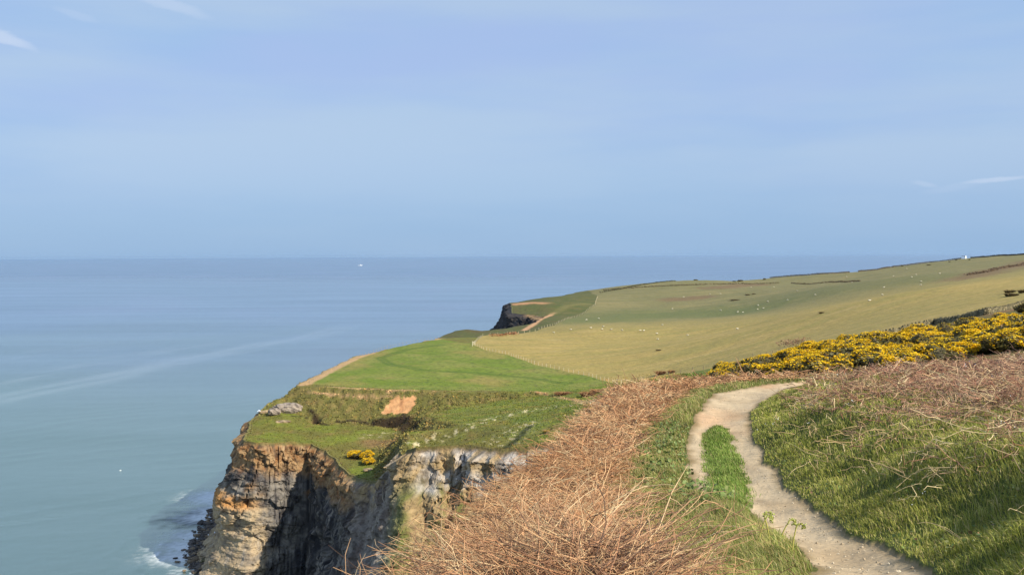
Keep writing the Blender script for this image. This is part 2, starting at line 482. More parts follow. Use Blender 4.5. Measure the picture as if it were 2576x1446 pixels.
def densify(P, step, amp):
    out = [P[0]]
    for a, b in zip(P[:-1], P[1:]):
        n = max(int(np.hypot(*(b - a)) / step), 1)
        for i in range(1, n + 1): out.append(a + (b - a) * i / n)
    out = np.array(out)
    d = np.gradient(out, axis=0); nrm = np.stack([-d[:, 1], d[:, 0]], 1); nrm /= np.linalg.norm(nrm, axis=1, keepdims=True) + 1e-9
    s = np.cumsum(np.hypot(*np.diff(out, axis=0, prepend=out[:1]).T))
    w = smooth(60, 150, out[:, 1]) * smooth(740, 600, out[:, 0])
    disp = amp * (fbm(s / 9, s * 0 + 3.3, 3, 41) + .35 * perlin(s / 2.2, s * 0, 42))
    return out + nrm * (disp * w)[:, None]


COAST = densify(_coast, 1.6, 1.3)


def sdf(x, y):
    sh = np.shape(x); x = np.ravel(x); y = np.ravel(y)
    st = 6.0
    X, Y = np.meshgrid(np.arange(-120, 780, st), np.arange(-60, 1180, st))
    G = sdf_exact(X, Y)
    ix = np.clip(np.rint((x + 120) / st).astype(int), 0, G.shape[1] - 1); iy = np.clip(np.rint((y + 60) / st).astype(int), 0, G.shape[0] - 1)
    d = G[iy, ix]
    m = np.abs(d) < 14
    d[m] = sdf_exact(x[m], y[m])
    return d.reshape(sh)


def sdf_exact(x, y):
    """signed distance to the coast line: positive on land"""
    sh = np.shape(x); x = np.ravel(x); y = np.ravel(y)
    d2 = np.full(x.shape, 1e12); ins = np.zeros(x.shape, bool)
    P = COAST; Q = np.roll(COAST, -1, axis=0)
    big = np.concatenate([np.diff(P, axis=0, append=P[:1])])
    for a, b in zip(P, Q):
        e = b - a; l2 = e @ e
        if l2 < 1e-9: continue
        dx = x - a[0]; dy = y - a[1]
        t = np.clip((dx * e[0] + dy * e[1]) / l2, 0, 1)
        d2 = np.minimum(d2, (dx - t * e[0]) ** 2 + (dy - t * e[1]) ** 2)
        if (a[1] > b[1]) != (b[1] > a[1]) or a[1] != b[1]:
            cond = (a[1] > y) != (b[1] > y)
            ins ^= cond & (x < (b[0] - a[0]) * (y - a[1]) / (b[1] - a[1] + 1e-30) + a[0])
    d = np.sqrt(d2)
    return np.where(ins, d, -d).reshape(sh)


def inpoly(x, y, poly):
    ins = np.zeros(np.shape(x), bool)
    n = len(poly)
    for i in range(n):
        a, b = poly[i], poly[(i + 1) % n]
        if a[1] == b[1]: continue
        cond = (a[1] > y) != (b[1] > y)
        ins ^= cond & (x < (b[0] - a[0]) * (y - a[1]) / (b[1] - a[1]) + a[0])
    return ins


def dline(x, y, pts):
    d2 = np.full(np.shape(x), 1e12)
    for a, b in zip(pts[:-1], pts[1:]):
        e = np.array(b) - np.array(a); l2 = e @ e + 1e-12
        t = np.clip(((x - a[0]) * e[0] + (y - a[1]) * e[1]) / l2, 0, 1)
        d2 = np.minimum(d2, (x - a[0] - t * e[0]) ** 2 + (y - a[1] - t * e[1]) ** 2)
    return np.sqrt(d2)


_ccD = np.array([0, 45, 60, 90, 130, 155, 170.]); _ccX = np.array([-1.7, 5.6, 7.4, 10.5, 14.5, 16.5, 16.5])


def H_land(x, y):
    """ground height without the fall at the far cliff edges"""
    x = np.asarray(x, float); y = np.asarray(y, float); sh = x.shape
    x = x.ravel(); y = y.ravel()
    z = np.zeros(x.shape)
    nr = y < 42
    if nr.any(): z[nr] = H_near(x[nr], y[nr])
    fr = y > 30
    if fr.any():
        X, Y = x[fr], y[fr]
        zu = H_up(X, Y) - delta(X, Y)
        zu = zu + smooth(45, 80, Y) * (.5 * fbm(X / 26, Y / 26, 3, 51) * smooth(200, 420, Y) + .12 * fbm(X / 4.0, Y / 4.0, 3, 52))
        zu = zu + 1.6 * np.exp(-((X + 22) / 9) ** 2 - ((Y - 484) / 16) ** 2) + 1.2 * np.exp(-((X + 8) / 8) ** 2 - ((Y - 497) / 14) ** 2)
        zu = zu - 1.4 * np.clip(np.interp(Y, _ccD, _ccX) - X, 0, None) * smooth(160, 148, Y)
        w = smooth(30, 42, Y)
        z[fr] = z[fr] * (1 - w) + zu * w
    return z.reshape(sh)


def hit(u, v, d0=2.0, d1=1150.0):
    r = ray(u, v)
    D = np.concatenate([np.arange(max(d0, 2), 60, .05), np.arange(max(60, d0), d1, .5)])
    D = D[D >= d0]
    z = H_land(r[0] * D, D); zz = r[2] * D
    below = np.nonzero(zz <= z)[0]
    if len(below) == 0:
        k = np.argmin(zz - z); return np.array([r[0] * D[k], D[k], z[k]])
    k = below[0]
    return np.array([r[0] * D[k], D[k], z[k]])


def px(pts, d0=2.0): return [tuple(hit(u, v, d0)[:2]) for u, v in pts]


# a shallow slipped hollow in the scarp
SCAR = px([(985, 1003), (1020, 999), (1050, 999), (1044, 1016), (1034, 1031), (1020, 1038), (990, 1040), (957, 1042), (975, 1021)], 150)


def in_scar(x, y):
    return inpoly(x + .5 * fbm(x / 1.1, y / 1.1, 3, 91), y + .8 * fbm(x / 1.1, y / 1.1, 3, 92), SCAR)


_G = _G + .55 * _blur(in_scar(_gx, _gy).astype(float), 1)

# ------------------------------------------------------------------ the ground sheet
TH = np.radians(np.concatenate([np.arange(-100, -34, 1.6), np.arange(-34, 34, .075), np.arange(34, 101, 1.6)]))
RR = [0.6]
while RR[-1] < 60: RR.append(RR[-1] * 1.011 + .002)
RR = np.concatenate([np.array(RR), np.arange(RR[-1] + 1, 160, 1.0), np.arange(160, 292, .38), np.arange(292, 520, 1.0), np.arange(520, 1160, 2.5)])
T_, R_ = np.meshgrid(TH, RR)
gx = (np.sin(T_) * R_).ravel(); gy = (np.cos(T_) * R_).ravel()
gz = H_land(gx, gy)
gs = sdf(gx, gy)
_far = smooth(26, 40, gy)
drop = np.clip(.4 - gs, 0, None) * np.where(gy < 150, 0.0, np.where(gy < 300, 14.0, 2.2))
gzi = gz.copy()
gz = np.maximum(gz - drop * _far, SEA - 3)
# ------------------------------------------------------------------ what covers the ground
FIELD = px([(772, 966), (905, 900), (1000, 872), (1110, 853), (1190, 867)], 60) + px([(1215, 879), (1280, 893), (1340, 915), (1400, 929), (1480, 946), (1565, 965)], 60) + px([(1530, 980), (1440, 984), (1350, 984), (1200, 982), (1000, 978), (880, 972)], 60)
_pf = px([(1565, 965), (1650, 952), (1750, 933), (1830, 917), (1900, 901), (2000, 884), (2100, 871), (2190, 855), (2350, 817), (2480, 791), (2575, 771)], 90)
_pfar = px([(1503, 745), (1496, 768), (1440, 800), (1395, 818), (1350, 832), (1300, 839)], 300) + px([(1210, 846), (1190, 867)], 300)
PASTURE = _pf + [(420, 200), (760, 300), (760, 1140), (60, 1140), (70, 890)] + _pfar + px([(1215, 879), (1280, 893), (1340, 915), (1400, 929), (1480, 946)], 60)
x, y, z = gx, gy, gzi
n_big = fbm(x / 40, y / 40, 3, 61); n_mid = fbm(x / 9, y / 9, 4, 62); n_sm = fbm(x / 1.6, y / 1.6, 3, 63)
inF = inpoly(x, y, FIELD) & (y > 200); inP = inpoly(x, y, PASTURE) & (y > 90) & ~inF
nearm = y < 42
xR, xL, zP_, xC, zC_ = near_parts(x, y)
stp = strip_in(x, y)
on_path = (y < 36) & (x > xL) & (x < xR) & ~(stp > 0)
col = np.zeros((x.size, 3))
# headland turf
G_bright, G_olive, G_dry, G_dark = S(118, 142, 52), S(112, 118, 58), S(140, 124, 78), S(66, 86, 38)
t = smooth(-.5, .6, n_mid + .6 * n_big)
c = mix(np.broadcast_to(G_olive, col.shape), G_bright, t * .8)
c = mix(c, G_dry, smooth(.1, .8, fbm(x / 5, y / 5, 4, 64)) * .6)
c = mix(c, G_dark, smooth(.25, .9, n_sm) * .5)
# the scarp below the field: rough olive-brown growth
sc = np.where((y > 236) & (y < 285) & (x < 20), delta(x, y), 0)
sl_ = np.zeros(x.size)
m_ = (y > 150) & (y < 300) & (x < 50) & (x > -88)
sl_[m_] = np.hypot(*[(delta(x[m_] + a, y[m_] + b) - delta(x[m_] - a, y[m_] - b)) / 1.6 for a, b in ((.8, 0), (0, .8))])
scarp = smooth(.2, .55, sl_) * m_
c = mix(c, mix(np.broadcast_to(S(106, 112, 62), col.shape), S(132, 126, 80), smooth(-.2, .7, fbm(x / 2.5, y / 2.5, 4, 65))), scarp * .85)
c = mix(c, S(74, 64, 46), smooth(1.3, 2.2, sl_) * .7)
col = c
for pts, w in (([(940, 1063), (985, 1062), (1012, 1068), (1046, 1073)], 1.5), ([(782, 1036), (792, 1054), (822, 1069)], 1.0), ([(845, 1062), (900, 1062), (945, 1066)], .6), ([(735, 1046), (770, 1050)], .6), ([(1012, 1050), (1030, 1058)], 1.4)):  # shade of the crevices and undercuts at the scarp foot, put into the colour
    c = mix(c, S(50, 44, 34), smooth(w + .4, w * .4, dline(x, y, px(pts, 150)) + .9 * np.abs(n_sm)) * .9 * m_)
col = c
# knoll: lush green with a drift of white flowers on its seaward lip
kn = m_ & (x > -22) & (y < 262) & (y > 165) & ~inF
k1 = smooth(.25, -.15, sl_) * kn
col = mix(col, mix(np.broadcast_to(S(96, 128, 50), col.shape), S(140, 142, 70), smooth(-.3, .6, fbm(x / 7, y / 4, 4, 66))), k1 * .75)
wf = dline(x, y, px([(1055, 1116), (1120, 1098), (1200, 1068), (1270, 1046), (1330, 1032), (1400, 1022), (1470, 1014)], 100))
wf2 = dline(x, y, px([(1255, 1120), (1285, 1095), (1320, 1068)], 100))
fl = np.clip(smooth(4.5, .3, wf) + .8 * smooth(6, .5, wf2), 0, 1) * smooth(.05, .55, fbm(x / 1.1, y / 2.4, 3, 67) + .25 * n_mid)
col = mix(col, S(214, 220, 180), fl * kn * .85)
wf3 = dline(x, y, px([(925, 1100), (945, 1095), (975, 1092)], 100))
col = mix(col, S(205, 210, 175), smooth(4, .3, wf3) * smooth(.1, .5, n_sm) * .7)
# dry grass hollow, dark line of a runnel
col = mix(col, S(140, 122, 84), .75 * smooth(5, 1, dline(x, y, px([(935, 1112), (990, 1112)], 100))) * m_)
col = mix(col, S(45, 60, 26), .8 * smooth(1.3, .2, dline(x, y, px([(1268, 1128), (1300, 1104), (1335, 1072)], 100)) + .4 * n_sm) * m_)
# green field
tr1 = dline(x, y, px([(1110, 868), (1020, 880), (955, 900), (985, 918), (1060, 931), (1200, 938), (1330, 950), (1430, 965)], 200))
f = mix(np.broadcast_to(S(110, 140, 48), col.shape), S(130, 148, 70), smooth(-.4, .6, fbm(x / 14, y / 14, 4, 68)))
f = mix(f, S(84, 104, 50), smooth(.15, .7, fbm(x / 2.6, y / 4, 4, 69)) * .7 * smooth(-50, -25, x))
f = mix(f, S(150, 146, 84), smooth(.25, .8, fbm(x / 8, y / 12, 3, 70)) * .5)
f = mix(f, S(158, 150, 88), smooth(.0, .6, fbm(x / 22, y / 30, 3, 79)) * .55)
f = mix(f, S(74, 98, 42), smooth(.1, .6, fbm(x / 1.5, y / 3.2, 3, 80)) * .45)
f = mix(f, S(78, 112, 36), smooth(2.2, .5, np.abs(tr1 - .9) + .5) * .7)
col = np.where(inF[:, None], f, col)
# worn sandy path along the field's seaward fence and at its near edge
SAND = S(196, 168, 122)
ep = px([(762, 968), (800, 950), (850, 922), (905, 897), (960, 879), (1000, 869), (1060, 858), (1112, 851)], 60)
dep_ = dline(x, y, ep)
col = mix(col, S(190, 172, 126), smooth(2.4, 1.2, dep_ + .5 * n_sm) * (y > 200) * .95)
for pts, w, a in [([(800, 972), (900, 978), (960, 980)], .5, .7), ([(975, 985), (1050, 982)], .6, .7), ([(1090, 984), (1180, 984), (1230, 985)], .25, .6),
                  ([(740, 988), (800, 990), (842, 997)], .35, .95), ([(842, 996), (900, 1000), (950, 1004)], .25, .8), ([(900, 998), (1000, 1000)], .15, .6),
                  ([(1335, 984), (1375, 990), (1400, 999), (1440, 1006), (1490, 1015)], .55, .8), ([(1410, 998), (1480, 1010)], .5, .6)]:
    col = mix(col, S(192, 170, 128), smooth(w + .35, w * .4, dline(x, y, px(pts, 100)) + .5 * np.abs(n_sm)) * a * smooth(-.6, .1, n_mid + .5 * n_sm) * (y > 190))
# bare scar in the scarp
insc = in_scar(x, y)
col = np.where(insc[:, None], mix(np.broadcast_to(S(190, 148, 106), col.shape), S(168, 122, 84), smooth(-.2, .8, n_sm)), col)
# bare ground at the cliff lip
# pasture
st = fbm((x + .45 * y) / 60, (y - .35 * x) / 9, 4, 71)
p = mix(np.broadcast_to(S(166, 154, 88), col.shape), S(150, 146, 80), smooth(-.4, .5, st))
p = mix(p, S(178, 164, 104), smooth(.1, .8, fbm(x / 30, y / 10, 4, 72)) * .6)
p = mix(p, S(132, 130, 72), smooth(.15, .7, fbm(x / 5, y / 7, 4, 84)) * .45)
far = smooth(430, 640, y)
p = mix(p, mix(np.broadcast_to(S(136, 136, 84), col.shape), S(152, 146, 92), smooth(-.3, .6, st)), far)
dk = dline(x, y, px([(1480, 806), (1560, 798), (1640, 793), (1740, 789), (1850, 787)], 400))
p = mix(p, S(120, 122, 74), smooth(.2, .7, fbm(x / 9, y / 14, 4, 85)) * .4 * far)
p = mix(p, S(110, 124, 68), smooth(60, 8, dk + 20 * n_mid) * .75)
dk2 = dline(x, y, px([(2010, 738), (2140, 722), (2260, 706), (2330, 700)], 300))
p = mix(p, S(112, 122, 70), smooth(60, 8, dk2 + 20 * n_mid) * .5)
for pts in ([(2430, 700), (2490, 684), (2540, 672), (2600, 655)], [(1700, 753), (1760, 748)], [(1800, 724), (1900, 716)]):
    p = mix(p, S(132, 108, 76), smooth(22, 4, dline(x, y, px(pts, 300)) + 8 * n_mid) * .7)
col = np.where(inP[:, None], p, col)
# far green slope above the far cliff
fg = (y > 446) & ~inP & ~inF
g2 = mix(np.broadcast_to(S(88, 104, 54), col.shape), S(106, 112, 64), smooth(-.4, .5, n_mid))
g2 = mix(g2, S(70, 74, 48), smooth(40, 10, x) * .6 * smooth(-.3, .5, n_sm + n_mid))
g2 = mix(g2, S(200, 172, 128), smooth(2.6, .8, dline(x, y, px([(1318, 831), (1340, 817), (1356, 805), (1375, 796), (1393, 787)], 460)) + .8 * n_sm) * .95)
g2 = mix(g2, S(190, 158, 116), smooth(9, 2, dline(x, y, px([(1296, 765), (1330, 762), (1362, 762)], 560)) + 4 * n_mid) * .9)
g2 = mix(g2, S(122, 128, 76), smooth(5, 2, dline(x, y, px([(1390, 790), (1420, 772), (1480, 764)], 560))) * .6)
scb = smooth(12, 4, np.hypot(x + 18, (y - 486) / 1.6))
g2 = mix(g2, S(96, 88, 58), scb * .6)
col = np.where(fg[:, None], g2, col)
# gorse slope and near ground
ng = (y < 160) & ~inP & (y > 40)
col = np.where(ng[:, None], mix(np.broadcast_to(S(110, 112, 56), col.shape), S(150, 116, 84), smooth(-.1, .5, n_mid)), col)
off = x - xR
nb = mix(np.broadcast_to(S(78, 96, 40), col.shape), S(112, 92, 62), smooth(1.6, 4.5, off + 1.2 * n_mid) * .9)
nb = mix(nb, S(52, 46, 30), smooth(.2, .9, n_sm) * .4)
lt_ = xL - x
nl = mix(np.broadcast_to(S(96, 108, 50), col.shape), S(104, 74, 54), smooth(.35, 1.1, lt_ + .3 * n_mid))
nl = mix(nl, S(58, 42, 32), smooth(.1, .8, n_sm) * .5)
pth = mix(np.broadcast_to(S(186, 170, 142), col.shape), S(164, 146, 118), smooth(-.2, .8, fbm(x * .9, y * .5, 4, 75)))
pth = mix(pth, S(196, 158, 122), smooth(.0, .7, fbm(x * .4, y * .25, 3, 76)) * .55 * smooth(9, 20, y))
pth = mix(pth, S(128, 108, 82), smooth(.35, .9, fbm(x * 3.2, y * 2.2, 3, 78)) * .5)
edge_ = np.minimum(off * -1, -lt_)
pth = mix(pth, S(120, 104, 70), smooth(.16, .0, edge_ + .06 * n_sm) * .8)
nr_ = np.where((off > 0)[:, None], nb, np.where((lt_ > 0)[:, None], nl, np.where((stp > 0)[:, None], np.broadcast_to(S(84, 104, 44), col.shape), pth)))
col = np.where(nearm[:, None], mix(nr_, col, smooth(36, 42, y)), col)
# bare rock and earth where the land falls away
rk = mix(np.broadcast_to(S(120, 106, 84), col.shape), S(74, 68, 60), smooth(-.2, .6, n_sm))
col = mix(col, rk, smooth(.1, -.8, gs) * (y > 100))
col = mix(col, S(150, 120, 84), smooth(.9, .1, gs + .5 * n_sm) * .5 * (y > 150) * (y < 300))
col = mix(col, S(96, 88, 54), smooth(.4, 3, xC - x) * nearm)

_tt = np.where(inP[:, None], mix(np.broadcast_to([.88, .75, .76], col.shape), [.66, .60, .66], smooth(380, 640, y)), np.array([.82, .65, .62]))
_tt = np.where(on_path[:, None] | insc[:, None], np.array([.98, .91, .83]), _tt)
col = col * _tt
lab = np.full(x.size, 1)
lab[(y > 150) & ~inF & ~inP] = 2
lab[inF] = 3; lab[inP] = 4; lab[fg] = 5
lab[on_path] = 0
nR, nT = len(RR), len(TH)
ii = np.arange(nR * nT).reshape(nR, nT)
Q = np.stack([ii[:-1, :-1], ii[:-1, 1:], ii[1:, 1:], ii[1:, :-1]], -1).reshape(-1, 4)
Q = Q[(gz[Q].max(1) > SEA - 2.5)]
fl_ = lab[Q[:, 0]]
GV = np.stack([gx, gy, gz], 1)
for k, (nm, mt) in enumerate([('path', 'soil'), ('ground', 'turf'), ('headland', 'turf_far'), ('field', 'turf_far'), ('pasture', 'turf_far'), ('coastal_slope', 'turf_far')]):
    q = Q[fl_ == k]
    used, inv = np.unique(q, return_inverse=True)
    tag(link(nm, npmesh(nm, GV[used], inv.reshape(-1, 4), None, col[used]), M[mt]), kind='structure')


# rough grass and scrub standing on the headland, drawn from the ground's own colour
_w8 = ((y > 165) & (y < 292) & (x < 40) & (x > -72) & (gs > .2)).astype(float)
_w8 *= np.hypot(x, y) * .0004 * (.25 + .8 * scarp + .5 * (kn | (y < 262)) + .25 * inF) * ~insc
_w8 *= .35 + smooth(-.3, .5, n_sm)
pi_ = np.random.default_rng(9).choice(x.size, 60000, p=_w8 / _w8.sum())
g_ = np.random.default_rng(10)
PB = GV[pi_] + np.column_stack([g_.normal(0, .2, (len(pi_), 2)), np.full(len(pi_), -.04)])
sc1 = scarp[pi_]
Lb = g_.uniform(.10, .28, len(pi_)) * (1 + .5 * sc1) * np.where(inF[pi_], .6, 1)
cb = np.maximum(col[pi_], S(70, 68, 42) * np.array([.82, .65, .62])) * g_.uniform(.9, 1.5, (len(pi_), 1)) * (1 + .35 * sc1[:, None]) * np.where(g_.random((len(pi_), 1)) < .12 * sc1[:, None], np.array([1.25, .95, .8]), 1)
mbs = MB(); blades(mbs, PB, Lb, Lb * g_.uniform(.7, 1.3, len(pi_)), g_.uniform(0, 6.28, len(pi_)), g_.uniform(.2, .9, len(pi_)), g_.uniform(0, 6.28, len(pi_)), cb, cb * 1.15)
tag(mbs.build('rough_grass', M['turf_far'], None, True), 'rough olive grass and scrub growing over the headland below the green field', 'rough grass', kind='stuff')

# ------------------------------------------------------------------ cliffs
def arc(P): return np.concatenate([[0], np.cumsum(np.hypot(*np.diff(P, axis=0).T))])


def curtain(name, ctrl, ds, nt, paint, seed, amp=1.0, lip=.6, sub=None):
    """a cliff face hung from the coast line: ctrl = (top x, top y, foot x, foot y, qh, qz, bulge)"""
    ctrl = np.array(ctrl, float)
    i0 = np.argmin(np.hypot(*(COAST - ctrl[0, :2]).T)); i1 = np.argmin(np.hypot(*(COAST - ctrl[-1, :2]).T))
    P = COAST[i0:i1 + 1]; s = arc(P)
    cs = np.array([s[np.argmin(np.hypot(*(P - c[:2]).T))] for c in ctrl])
    sn = np.arange(0, s[-1], ds); ns = len(sn)
    top = np.stack([np.interp(sn, s, P[:, 0]), np.interp(sn, s, P[:, 1])], 1)
    d = np.stack([np.gradient(top[:, 0]), np.gradient(top[:, 1])], 1)
    k = np.exp(-np.linspace(-2, 2, 41) ** 2); k /= k.sum()
    d = np.stack([np.convolve(np.pad(d[:, i], 20, mode='edge'), k, 'valid') for i in (0, 1)], 1)
    nrm = np.stack([d[:, 1], -d[:, 0]], 1); nrm /= np.linalg.norm(nrm, axis=1, keepdims=True)
    probe = top + nrm * 2.0
    if sdf_exact(probe[:, 0], probe[:, 1]).mean() > 0: nrm = -nrm
    foot = np.stack([np.interp(sn, cs, ctrl[:, 2]), np.interp(sn, cs, ctrl[:, 3])], 1)
    qh, qz, bul = (np.interp(sn, cs, ctrl[:, i]) for i in (4, 5, 6))
    tin = top - nrm * .25
    ztop = H_land(tin[:, 0], tin[:, 1]) + .04
    t = np.linspace(0, 1, nt) ** .92
    Tt, Ss = np.meshgrid(t, sn)
    QZ, QH = qz[:, None], qh[:, None]
    hfrac = np.where(Tt < QZ, Tt / QZ * QH, QH + (Tt - QZ) / (1 - QZ) * (1 - QH))
    hfrac = hfrac * .5 + .5 * np.stack([np.interp(t, [0, max(a * .7, .001), a, min(a * 1.35, .99), 1], [0, b * .5, b * 1.0, b + (1 - b) * .22 * a, 1]) for a, b in zip(qz, qh)])
    Z = ztop[:, None] * (1 - Tt) + (SEA - 1.5) * Tt
    X = top[:, 0:1] + (foot[:, 0] - top[:, 0])[:, None] * hfrac
    Y = top[:, 1:2] + (foot[:, 1] - top[:, 1])[:, None] * hfrac
    rampt = smooth(0, .05, Tt)
    h = ztop[:, None] - Z
    wob = perlin(Ss / 6, h / 8, seed + 5)
    but = 2.0 * fbm(Ss / 12, h / 40, 2, seed) + 1.5 * (.5 - np.abs(perlin(Ss / 7.5 + .5 * wob, h / 30, seed + 1)) * 1.6)
    d1, d2, cv = cells(Ss / 2.9 + .35 * wob, h / 2.3 + .25 * perlin(Ss / 5, h / 4, seed + 6), seed + 2)
    e1, e2, cv2 = cells(Ss / 1.05 + .4 * wob, h / .85 + .4 * perlin(Ss / 2, h / 2, seed + 16), seed + 4)
    rough_ = smooth(-.5, .3, fbm(Ss / 9, h / 7, 2, seed + 18))
    blocky = ((cv - .5) * 1.6 * smooth(0, .08, d2 - d1) - .35 * smooth(.1, 0, d2 - d1)) * (.35 + .65 * rough_)
    blocky2 = ((cv2 - .5) * .6 * smooth(0, .1, e2 - e1) - .2 * smooth(.14, 0, e2 - e1)) * (.3 + .7 * rough_)
    crack = -1.1 * smooth(.07, .0, np.abs(perlin(Ss / 3.1 + .45 * wob, h / 16, seed + 14))) * smooth(-.1, .3, perlin(Ss / 5, h / 9, seed + 17))
    ledge = .7 * perlin(h / 2.9 + .06 * Ss + .4 * wob, Ss / 26, seed + 7) + .35 * perlin(h / 1.0 + .06 * Ss, Ss / 14, seed + 8)
    calm = smooth(-23, -17, top[:, 0:1])
    disp = amp * (but * (1 + .25 * calm) + blocky + blocky2 + crack + ledge + .22 * fbm(Ss / .7, h / .7, 3, seed + 9)) + .9
    disp = np.maximum(disp + 1.5 * calm, .15 + .5 * np.abs(blocky2))
    disp = disp * rampt + bul[:, None] * np.exp(-((Tt - .45) / .17) ** 2)
    X = X + nrm[:, 0:1] * disp; Y = Y + nrm[:, 1:2] * disp
    Z = Z + rampt * (.35 * (cv2 - .5) + .3 * perlin(Ss / 1.3, h / 1.3, seed + 11)) * (1 - Tt)
    # turf lip reaching back over the ground
    lipx = top - nrm * lip; zl = H_land(lipx[:, 0], lipx[:, 1]) - .06
    X = np.concatenate([lipx[:, 0:1], X], 1); Y = np.concatenate([lipx[:, 1:2], Y], 1); Z = np.concatenate([zl[:, None], Z], 1)
    cl = paint(Ss, Tt, h, X[:, 1:], Y[:, 1:], Z[:, 1:], cv, cv2, hfrac) * np.array([.68, .66, .66])
    cl = np.concatenate([np.broadcast_to(S(116, 116, 60), (ns, 1, 3)), cl], 1)
    n2 = nt + 1
    I = np.arange(ns * n2).reshape(ns, n2)
    q = np.stack([I[:-1, :-1], I[:-1, 1:], I[1:, 1:], I[1:, :-1]], -1).reshape(-1, 4)
    o = link(name, npmesh(name, np.stack([X, Y, Z], -1), q, None, cl.reshape(-1, 3), False), M['rock'])
    tag(o, kind='structure')
    return o


def B(c, shape): return np.broadcast_to(np.asarray(c, float), shape + (3,))


def paint_main(s, t, h, X, Y, Z, cv, cv2, hf):
    sh = s.shape
    a = fbm(s / 5, h / 9, 4, 101); b = fbm(s / 1.2, h / 7, 3, 102); c_ = fbm(s / 2.0, h / 2.0, 4, 103)
    strk = fbm(s / .8, h / 11, 3, 104)
    # lower face: grey shale, paler and beige to seaward, blackened and wet further in
    low = mix(B(S(150, 143, 130), sh), S(104, 100, 95), smooth(-.3, .5, a))
    low = mix(low, S(58, 56, 58), smooth(.0, .4, strk + .4 * a) * .85)
    west = smooth(-55, -60, X + 3 * c_ + 2 * a) * smooth(9, 15, h + 3 * a)
    low = mix(low, mix(B(S(204, 182, 144), sh), S(164, 148, 124), smooth(-.2, .5, c_)), west * .9)
    wet = smooth(-53, -47, X + 3 * c_) * smooth(-35, -39, X) * smooth(5, 10, h)
    low = mix(low, S(52, 52, 56), wet * smooth(-.6, .2, strk) * .85)
    low = mix(low, S(196, 186, 170), smooth(.35, .7, b + .3 * strk) * .55)
    low = mix(low, S(186, 138, 82), smooth(.35, .8, fbm(s / 6, h / 5, 3, 105)) * smooth(16, 8, h) * .75)
    low = mix(low, S(72, 68, 66), smooth(.05, .35, fbm(s / 7 + .1 * h, h / 6, 4, 113)) * .75 * (1 - .7 * west))
    # orange-stained band about half way down at the point
    low = mix(low, S(206, 150, 84), smooth(2.2, .6, np.abs(h - 13.5 - c_)) * smooth(-57, -62, X) * .85)
    # sandstone cap
    cap = mix(B(S(178, 146, 104), sh), S(160, 114, 70), smooth(-.2, .5, c_))
    cap = mix(cap, S(212, 184, 140), smooth(.1, .7, b) * .7)
    cap = mix(cap, S(70, 56, 44), smooth(.05, .5, fbm(s / 1.4, h / 1.6, 4, 106)) * .75)
    r = mix(low, cap, smooth(8.5, 5.5, h + 2.5 * a + 1.2 * c_))
    # landward: grey slumped shale, reddish-dark
    bay = smooth(-36, -31, X)
    r2 = mix(B(S(166, 156, 142), sh), S(122, 108, 98), smooth(-.2, .5, a + .4 * strk))
    r2 = mix(r2, S(158, 150, 138), smooth(.1, .7, fbm(s / 3, h / 12, 3, 107)) * .7)
    r2 = mix(r2, S(196, 170, 122), smooth(7, 2, h + 2.5 * a) * smooth(-.3, .3, c_) * .9)
    r = mix(r, r2, bay)
    # slopes under the knoll: white band, tan scree, rough green
    kn_ = smooth(-24, -19, X)
    r3 = mix(B(S(190, 164, 118), sh), S(160, 138, 98), smooth(-.3, .5, c_))
    r3 = mix(r3, S(112, 118, 58), smooth(-.1, .3, fbm(s / 6, h / 9, 4, 108) + .25 * b + .35 * smooth(9, 14, h)) * smooth(4, 8, h) * .9)
    wh = mix(B(S(204, 194, 178), sh), S(150, 140, 126), smooth(-.1, .5, b)); wh = mix(wh, S(226, 220, 210), smooth(.1, .5, fbm(s / 5, h / 1.6, 3, 109)) * .8); wh = mix(wh, S(70, 64, 58), smooth(.15, .6, c_ + .4 * strk) * .75)
    r3 = mix(r3, wh, smooth(8.5, 5, h + 2.2 * c_ + 2.2 * a) * smooth(-20, -14, X) * smooth(-.45, .0, fbm(s / 4.5, h / 4, 3, 114)))
    r3 = mix(r3, S(62, 58, 50), smooth(-1, 6, X) * smooth(2, 4, h) * .6)  # shade of the recess at the pale face's right end, painted in
    r3 = mix(r3, S(128, 104, 74), smooth(1.1, .3, h + .5 * c_))
    r = mix(r, r3, kn_)
    bed = smooth(.55, .8, perlin(h * 1.1 + .5 * a, s / 30, 110) + .3 * c_) * smooth(1, 3, h)
    r = mix(r, S(58, 54, 52), bed * .55)
    r = mix(r, S(54, 51, 50), smooth(.25, .6, fbm(s / 1.6, h / 3.5, 4, 112)) * .55)
    r = mix(r, S(116, 110, 60), smooth(.8, .15, h + .4 * c_) * .8)
    return r


MAIN = [(16, 164, 2, 128, .06, .2, 0), (12.6, 172, 0, 132, .06, .2, 0), (7.5, 168, -4, 134, .05, .2, 0), (-.5, 172, -8, 136, .05, .2, 0), (-9.8, 178, -14, 140, .04, .16, 0),
        (-17.3, 178, -22, 146, .03, .1, 0), (-20.5, 187, -27, 158, .08, .16, 0), (-23, 194, -29, 166, .1, .2, 0), (-27, 201, -32, 175, .1, .25, 0), (-32, 206.5, -36, 186, .15, .3, 0), (-36, 213, -38.5, 201, .35, .45, 0),
        (-41, 224, -42, 217, .4, .5, 0), (-48, 236, -48, 229, .4, .5, 0), (-59.9, 231, -60, 223, .4, .5, .3), (-64.2, 235, -71, 228, .3, .6, 2.4), (-67, 248, -79.5, 246, .25, .6, 2.8),
        (-69, 262, -84, 266, .25, .6, 1), (-66, 270, -78, 284, .4, .5, 0)]
curtain('cliff', MAIN, .2, 190, paint_main, 200)


